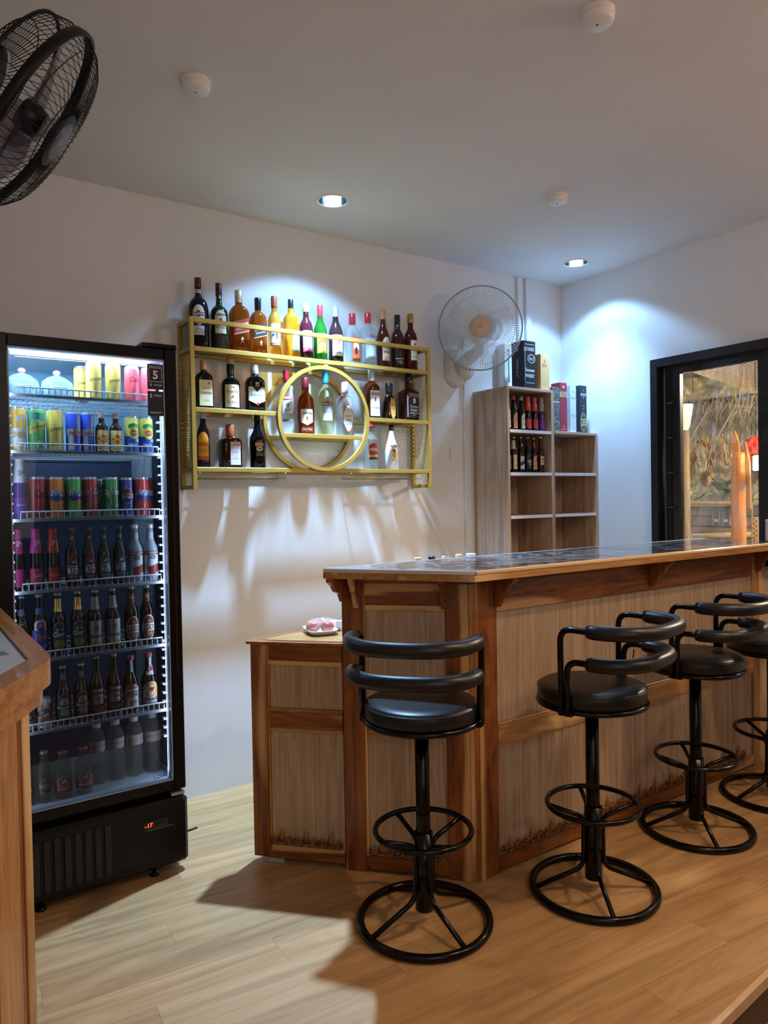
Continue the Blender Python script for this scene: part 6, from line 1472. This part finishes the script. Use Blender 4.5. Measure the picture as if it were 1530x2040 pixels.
# ------------------------------------------------------------------ the terrace outside the window
GOUT = 'terrace beyond the window'
random.seed(3)
MB().box((6.0, 3.4, -0.15), (4.2, 6.0, 0.1)).build('terrace_floor', mat('terrace_concrete', '#6a5a4a', 0.8), kind='structure')
mbk = mat('dark_foliage_back', rough=0.9); nt, N, L, b = nodes(mbk)
L.new(ramp(nt, noise(nt, coords(nt, (1, 1, 1), False), 5.5, 6, 0.7, .8), [(0.33, '#23251e'), (0.47, '#5d5c48'), (0.58, '#8f866a'), (0.70, '#b3a484')]), b.inputs['Base Color'])
MB().box((8.05, 4.2, 1.5), (0.1, 7.0, 3.6)).build('garden_wall', mbk, kind='structure')
MB().box((4.75, 2.9, 2.63), (0.8, 2.2, 0.06)).build('terrace_eave', mat('dark_board', '#3a2c22', 0.8), kind='structure')
lamp('terrace_lamp_and_fill', 'POINT', (4.62, 2.95, 1.96), 5, (1.0, 0.80, 0.52), 0.03)
lamp('terrace_lamp_and_fill', 'POINT', (4.62, 2.38, 1.60), 7, (1.0, 0.84, 0.60), 0.04)
lamp('terrace_lamp_and_fill', 'POINT', (4.9, 1.5, 2.3), 170, (1.0, 0.82, 0.62), 0.10)  # added fill outside the window view, brightens the terrace
lamp('terrace_lamp_and_fill', 'POINT', (6.6, 5.0, 2.2), 150, (1.0, 0.82, 0.62), 0.10)  # second added terrace fill, also out of view
# torch lamp on its post
M_BAMB = wood('bamboo_orange', 'z', '#a8581a', '#d98a34', '#e8a552', rough=0.3, across=7, along=.4, knots=False)
M_POST = wood('weathered_post', 'z', '#5c4a30', '#97805a', '#b39a70', rough=0.6, across=9, along=.6, knots=False, coat=0)
t = thing('post_lamp', (4.6, 2.93, -.1), 'wooden post with a glowing conical shade, at the left side of the window view', 'lamp')
MB().lathe([(.036, -.1), (.032, 1.0), (.028, 1.84)], (4.6, 2.955, 0), 14).build('post', M_POST, t)
MB().lathe([(.020, 1.845), (.030, 1.87), (.050, 2.00), (.052, 2.02)], (4.6, 2.952, 0), 24, cap=False).build('shade', mat('glowing_glass', '#fff2c8', 0.4, emit='#ffd890', es=1.6), t)
MB().sphere((4.6, 2.955, 1.915), .028, 10).build('bulb', mat('warm_bulb', '#ffffff', emit='#ffe6b0', es=16), t)
o = MB().sphere((6.2, 3.90, 2.035), .034, 10).build('globe_lamp', mat('white_bulb', '#ffffff', emit='#fff0d8', es=10), None, (6.2, 3.90, 2.035)); tag(o, 'small white globe lamp glowing behind the post lamp outside', 'lamp')
MB().tube([(6.2, 3.90, 2.06), (6.2, 3.90, 2.79)], .003, 5).build('cable', M_BLK, o)
t = thing('lantern', (4.6, 2.405, 1.5), 'bright square lantern at the right edge of the window view', 'lamp')
MB().box((4.6, 2.435, 1.585), (.07, .055, .10), bev=.008).build('glass_body', mat('lantern_glow', '#ffffff', emit='#fff2d8', es=9), t)
MB().box((4.6, 2.435, 1.638), (.08, .065, .008)).box((4.6, 2.435, 1.532), (.08, .065, .008)).build('frame', M_BLK, t)
MB().tube([(4.6, 2.435, 1.64), (4.6, 2.435, 2.60)], .003, 5).build('cable', M_BLK, t)
MB().tube([(4.6, 2.465, 1.53), (4.61, 2.468, 1.45)], .004, 5).build('hanger', mat('orange_cord', '#c96a2a'), t)
# bamboo pole with slanted top and nodes
m = MB(); pz = [-.1, .3, .62, .92, 1.138, 1.142, 1.38, 1.384, 1.62, 1.624]; prof = []
for z in pz: prof.append((.043 - .002 * (z > 1.3) + (.004 if abs(z - 1.14) < .01 or abs(z - 1.382) < .01 else 0), z))
prof += [(.040, 1.66)]
m.lathe(prof, (4.6, 2.574, 0), 20)
pole = m.build('bamboo_pole', M_BAMB, None, (4.6, 2.574, 0)); tag(pole, 'thick orange bamboo pole with a pointed cut top outside the window', 'bamboo pole')
MB().add([(4.585, 2.616, 1.60), (4.585, 2.560, 1.60), (4.585, 2.560, 1.72), (4.585, 2.588, 1.80), (4.585, 2.612, 1.74), (4.600, 2.616, 1.60), (4.600, 2.560, 1.60), (4.600, 2.560, 1.72), (4.600, 2.588, 1.80), (4.600, 2.612, 1.74)],
         [(0, 1, 2, 3, 4), (9, 8, 7, 6, 5), (0, 4, 9, 5), (4, 3, 8, 9), (3, 2, 7, 8), (2, 1, 6, 7)]).build('cut_tip', M_BAMB, pole)
o = MB().prism_dir([(4.62, 2.534, 1.29), (4.62, 2.505, 1.29), (4.62, 2.512, 1.60), (4.62, 2.540, 1.73), (4.62, 2.558, 1.62)], (.018, 0, 0)).build('pale_board', teak_pale('z'), None, (4.63, 2.53, 1.45)); tag(o, 'pale pointed board leaning behind the orange bamboo pole', 'board')
# crumpled red lantern
random.seed(9); m = MB(); n = 22; P = []
for j in range(11):
    for i in range(n):
        a = 2 * PI * i / n; th = PI * (j + .3) / 10.6; r = .085 * math.sin(th) * (1 + .12 * math.sin(a * 6 + j)) * random.uniform(.93, 1.06); P.append((4.95 + r * math.cos(a), 2.645 + r * .95 * math.sin(a), 1.70 + .085 * math.cos(th)))
m.add(P, [(j * n + i, (j + 1) * n + i, (j + 1) * n + (i + 1) % n, j * n + (i + 1) % n) for j in range(10) for i in range(n)], 0, False)
o = m.build('paper_lantern', mat('red_cloth', '#d63a24', 0.6), None, (4.95, 2.645, 1.7)); tag(o, 'crumpled bright red cloth lantern hanging outside at the right of the window view', 'lantern')
MB().tube([(4.95, 2.645, 1.78), (4.95, 2.645, 2.35)], .003, 5).build('cord', M_BLK, o)
o = MB().tube([(5.6, 3.08, 2.5), (5.6, 3.10, 2.22), (5.6, 3.14, 2.06)], .008, 6).build('hanging_basket', M_POST, None, (5.6, 3.1, 2.1)); tag(o, 'small round woven ornament on a curved cane under the terrace roof', 'ornament')
MB().sphere((5.6, 3.12, 2.02), .035, 8, sc=(.8, 1, 1.1)).build('basket', mat('rattan', '#9a6a3e', 0.7), o)
# pale blue pennant, plants, drawing board, log
o = MB().tube([(4.76, 3.04, -.1), (4.76, 3.04, 1.19)], .005, 6).prism_dir([(4.75, 3.035, 1.19), (4.75, 3.055, 1.02), (4.75, 2.985, 1.02)], (.006, 0, 0)).build('pennant', mat('pale_blue_cloth', '#9fc4e6', 0.7), None, (4.75, 3.03, 1.1)); tag(o, 'pale blue pointed cloth just above the stone bar top outside the window', 'cloth')
o = MB().box((4.7, 2.515, 1.15), (.014, .050, .17), bev=.001).build('drawing_board', mat('cream_board', '#e3cc92', 0.6), None, (4.7, 2.515, 1.07)); tag(o, 'cream board with dark plant drawings beside the bamboo pole', 'board')
m = MB()
for k in range(9):
    z = 1.085 + k * .016; s_ = (-1) ** k; m.add([(4.6915, 2.515, z), (4.6915, 2.515 + s_ * .018, z + .014), (4.6915, 2.515 + s_ * .006, z + .016)], [(0, 1, 2)])
m.build('print', paint('#3a2f1c'), o)
m = MB().tube([(4.66, 2.575, 1.18), (4.95, 2.50, 1.18)], .024, 12)
o = m.build('log', mat('brown_bark', '#7a4a2c', 0.8), None, (4.7, 2.56, 1.18)); tag(o, 'short brown log with its round end showing beside the bamboo pole', 'log')
MB().tube([(4.655, 2.576, 1.18), (4.66, 2.575, 1.18)], .020, 12).build('end_grain', mat('cut_wood', '#b9855a', 0.6), o)
def leaves(name, lab, cat, c, n, ln, w_, col, spread=1.0, up=.7, seed=1, droop=.4, stem=None):
    random.seed(seed); o = None
    mm = mat('leaf_' + col.strip('#'), col, 0.5)
    root = MB().tube([(c[0], c[1], (stem or c[2] - .12)), c], .006, 6).build(name, mat('plant_stem', '#5c6b3a'), None, (c[0], c[1], stem or c[2] - .12)); tag(root, lab, cat)
    for k in range(n):
        a = random.uniform(0, 2 * PI); e = random.uniform(.1, up); l = ln * random.uniform(.7, 1.15)
        d = Vector((math.cos(a) * math.cos(e) * spread, math.sin(a) * math.cos(e) * spread, math.sin(e))); sd = d.cross(Vector((0, 0, 1))).normalized() * w_ / 2
        p = [Vector(c), Vector(c) + d * l * .5, Vector(c) + d * l + Vector((0, 0, -droop * l))]
        P = [p[0], p[1] - sd, p[1] + Vector((0, 0, .004)), p[1] + sd, p[2]]
        MB().add(P, [(0, 1, 2), (0, 2, 3), (1, 4, 2), (2, 4, 3)]).build('leaf', mm, root, tuple(c))
    return root
leaves('potted_plant', 'light green spiky plant at the right of the window view', 'plant', (4.85, 2.62, 1.33), 22, .10, .016, '#8fae5c', 1.0, 1.2, 4, .2, 1.02)
leaves('potted_plant', 'large-leaved green plant behind the slatted counter outside', 'plant', (5.7, 3.33, 1.38), 14, .26, .09, '#5f7a4c', 1.0, 1.2, 6, .3, -.1)
leaves('potted_plant', 'dark green fern-like plant low at the left outside the window', 'plant', (6.6, 4.25, 1.32), 26, .26, .03, '#4e6a3e', 1.0, 1.0, 8, .35, -.1)
for k, (x, y, z, s_) in enumerate(((5.9, 3.72, 1.72, .05), (6.0, 3.35, 1.62, .06), (5.8, 3.18, 1.66, .045))):
    random.seed(40 + k); m = MB()
    for q_ in range(16):
        a = random.uniform(0, 2 * PI); e = random.uniform(-1.2, 1.2); d = Vector((math.cos(a) * math.cos(e), math.sin(a) * math.cos(e), math.sin(e))) * s_; sd = d.cross(Vector((.3, .2, 1))).normalized() * s_ * .45
        m.add([(x, y, z), tuple(Vector((x, y, z)) + d * .6 - sd), tuple(Vector((x, y, z)) + d), tuple(Vector((x, y, z)) + d * .6 + sd)], [(0, 1, 2, 3)])
    m.tube([(x, y, z), (x + .02, y, z + .5), (x + .02, y, 2.79)], .003, 4)
    o = m.build('hanging_flowers', mat('red_petals', '#c0343c', 0.6), None, (x, y, z)); tag(o, 'bunch of red artificial flowers hanging outside, %s of three' % ('left', 'middle', 'right')[k], 'flowers', 'hanging flowers outside')
# slatted counter with two framed pictures
t = thing('slatted_counter', (5.3, 3.2, 0), 'outdoor counter clad in horizontal grey-brown slats beyond the window', 'counter')
M_SL = wood('grey_slat', 'y', '#5f4a38', '#8a7058', '#a08868', rough=0.6, across=8, along=.6, knots=False, coat=0)
for k in range(14): piece('slat', t, (5.3, 3.16, .18 + k * .083), (.02, 1.0, .072), M_SL, bev=.002)
piece('counter_top', t, (5.36, 3.16, 1.318), (.24, 1.06, .026), teak_pale('y'), bev=.004)
MB().tube([(5.22, 3.68, 1.03), (5.22, 2.66, 1.095)], .024, 12).build('bamboo_rail', mat('pale_bamboo', '#c4a468', 0.4), t)
MB().box((5.40, 3.16, .62), (.03, .98, 1.2)).build('back_board', mat('dark_board', '#3a2c22', 0.8), t)
for k, y in enumerate((3.125, 3.045)):
    o = piece('framed_picture', None, (5.275, y, 1.215), (.012, .048, .12), mat('picture_blue_grey', '#4a5868', 0.5), bev=.001); tag(o, 'small framed picture on the slatted counter outside, %s of two' % ('left', 'right')[k], 'picture', 'framed pictures on the outdoor counter')
    m = MB()
    for yy_ in (y - .027, y + .027): m.box((5.27, yy_, 1.215), (.016, .006, .13))
    m.build('frame', M_SL, o)
    MB().box((5.268, y, 1.185), (.002, .03, .02)).build('caption', paint('#c9ccd0'), o)
# oval wooden plaque, driftwood branch
o = MB().lathe([(.045, 0), (.045, .012)], (0, 0, 0), 24); o.v = [(5.25 - z, 3.19 + x * .9, 1.51 + y * 1.35) for x, y, z in o.v]
o = o.build('wooden_plaque', mat('light_wood_slice', '#b98e66', 0.6), None, (5.25, 3.19, 1.51)); tag(o, 'oval wooden plaque with a carved figure hanging outside', 'plaque')
MB().tube([(5.247, 3.19, 1.57), (5.36, 3.19, 2.14)], .002, 4).build('cord', M_BLK, o)
MB().add([(5.236, 3.19 + a * .022, 1.51 + b_ * .04) for a, b_ in LION], [tuple(range(len(LION)))]).build('carving', paint('#6a4a34'), o)
m = MB().tube([(5.2, 3.235, 1.80), (5.2, 3.19, 1.79), (5.2, 3.13, 1.755), (5.2, 3.08, 1.72), (5.2, 3.02, 1.66), (5.2, 2.985, 1.615)], .02, 10, rr=[.012, .022, .024, .022, .026, .022])
m.tube([(5.2, 3.08, 1.72), (5.2, 3.05, 1.79), (5.2, 3.03, 1.84)], .008, 6)
o = m.build('driftwood', mat('driftwood', '#a5764a', 0.5), None, (5.2, 3.1, 1.72)); tag(o, 'curved brown driftwood branch hung under the thatch outside', 'branch')
# hanging dry palm strands below the thatch: uncountable, one object
random.seed(12); m = MB()
for k in range(70):
    y = random.choice([random.gauss(3.24, .05), random.gauss(3.02, .05)]); z = random.uniform(1.70, 1.82); l = random.uniform(.08, .26); lean = random.uniform(-.09, .09); x = random.uniform(5.05, 5.18)
    m.tube([(x, y, z), (x, y + lean * .6, z - l * .5), (x, y + lean, z - l)], .0035, 3, rr=[.0045, .005, .001])
m.tube([(5.1, 3.24, 1.80), (5.42, 3.24, 2.12)], .005, 4).tube([(5.1, 3.02, 1.80), (5.42, 3.02, 2.12)], .005, 4)
o = m.build('dry_palm_strands', mat('dry_palm', '#b09066', 0.6), None, (5.1, 3.1, 1.8), 'stuff'); tag(o, 'dry curling palm strands hanging below the thatch outside', 'dry leaves')
m = MB()
for k in range(2600):
    y = random.uniform(2.55, 3.75); x = random.uniform(5.35, 6.1); z = 2.16 - (x - 5.35) * .05 + random.uniform(-.10, .05) - (.0); l = random.uniform(.10, .30)
    dy__ = random.uniform(-.10, .10); w_ = random.uniform(.002, .005)
    m.add([(x, y - w_, z), (x, y + w_, z), (x - .06, y + dy__, z - l)], [(0, 1, 2)])
o = m.build('thatch', mat('grey_thatch', '#b5ac98', 0.8), None, (5.6, 3.1, 2.1), 'stuff'); tag(o, 'grey-brown thatch fringe of the terrace roof outside', 'thatch')
MB().box((5.75, 3.15, 2.14), (.7, 1.3, .02)).build('thatch_support', mat('dark_board'), o)
# roof sheets and tubes of the terrace roof
for k, (y0, y1, x0, x1, z) in enumerate(((3.30, 4.05, 5.9, 7.6, 2.62), (2.45, 3.22, 5.9, 7.6, 2.66))):
    m = MB(); n = 34; P = []
    for i in range(n + 1):
        y = y0 + (y1 - y0) * i / n; dz = .012 * math.cos(i * PI); P += [(x0, y, z + dz), (x1, y, z + dz - .16)]
    m.add(P, [(2 * i, 2 * i + 1, 2 * i + 3, 2 * i + 2) for i in range(n)])
    o = m.build('roof_sheet', mat('cream_roof_sheet', '#f2e8d2', 0.5), None, ((x0 + x1) / 2, (y0 + y1) / 2, z)); tag(o, 'cream corrugated roof sheet over the terrace, %s of two' % ('left', 'right')[k], 'roof sheet', 'terrace roof sheets')
MB().box((6.9, 3.4, 2.80), (2.3, 3.4, .02)).build('terrace_roof', mat('dark_roof', '#3c3a34', 0.8), kind='structure')
for k, (x, z) in enumerate(((5.5, 2.165), (5.52, 2.085))):
    o = MB().tube([(x, 2.5, z + .015), (x, 3.5, z - .02)], (.010, .012)[k], 8).build('roof_pipe', mat('white_pipe', '#dcd8cc', 0.3), None, (x, 3.0, z)); tag(o, 'white pipe under the terrace roof, %s of two' % ('upper', 'lower')[k], 'pipe', 'terrace roof pipes')
# grey menu holder at the right end of the bar
o = MB().box((3.665, 1.895, ZT + .055), (.05, .012, .110), bev=.003).build('menu_holder', mat('grey_holder', '#a3a0a6', 0.35), None, (3.665, 1.895, ZT)); tag(o, 'thin grey menu holder standing at the right end of the bar top', 'menu holder')
print('objects', len(bpy.data.objects), 'faces', sum(len(m.polygons) for m in bpy.data.meshes))
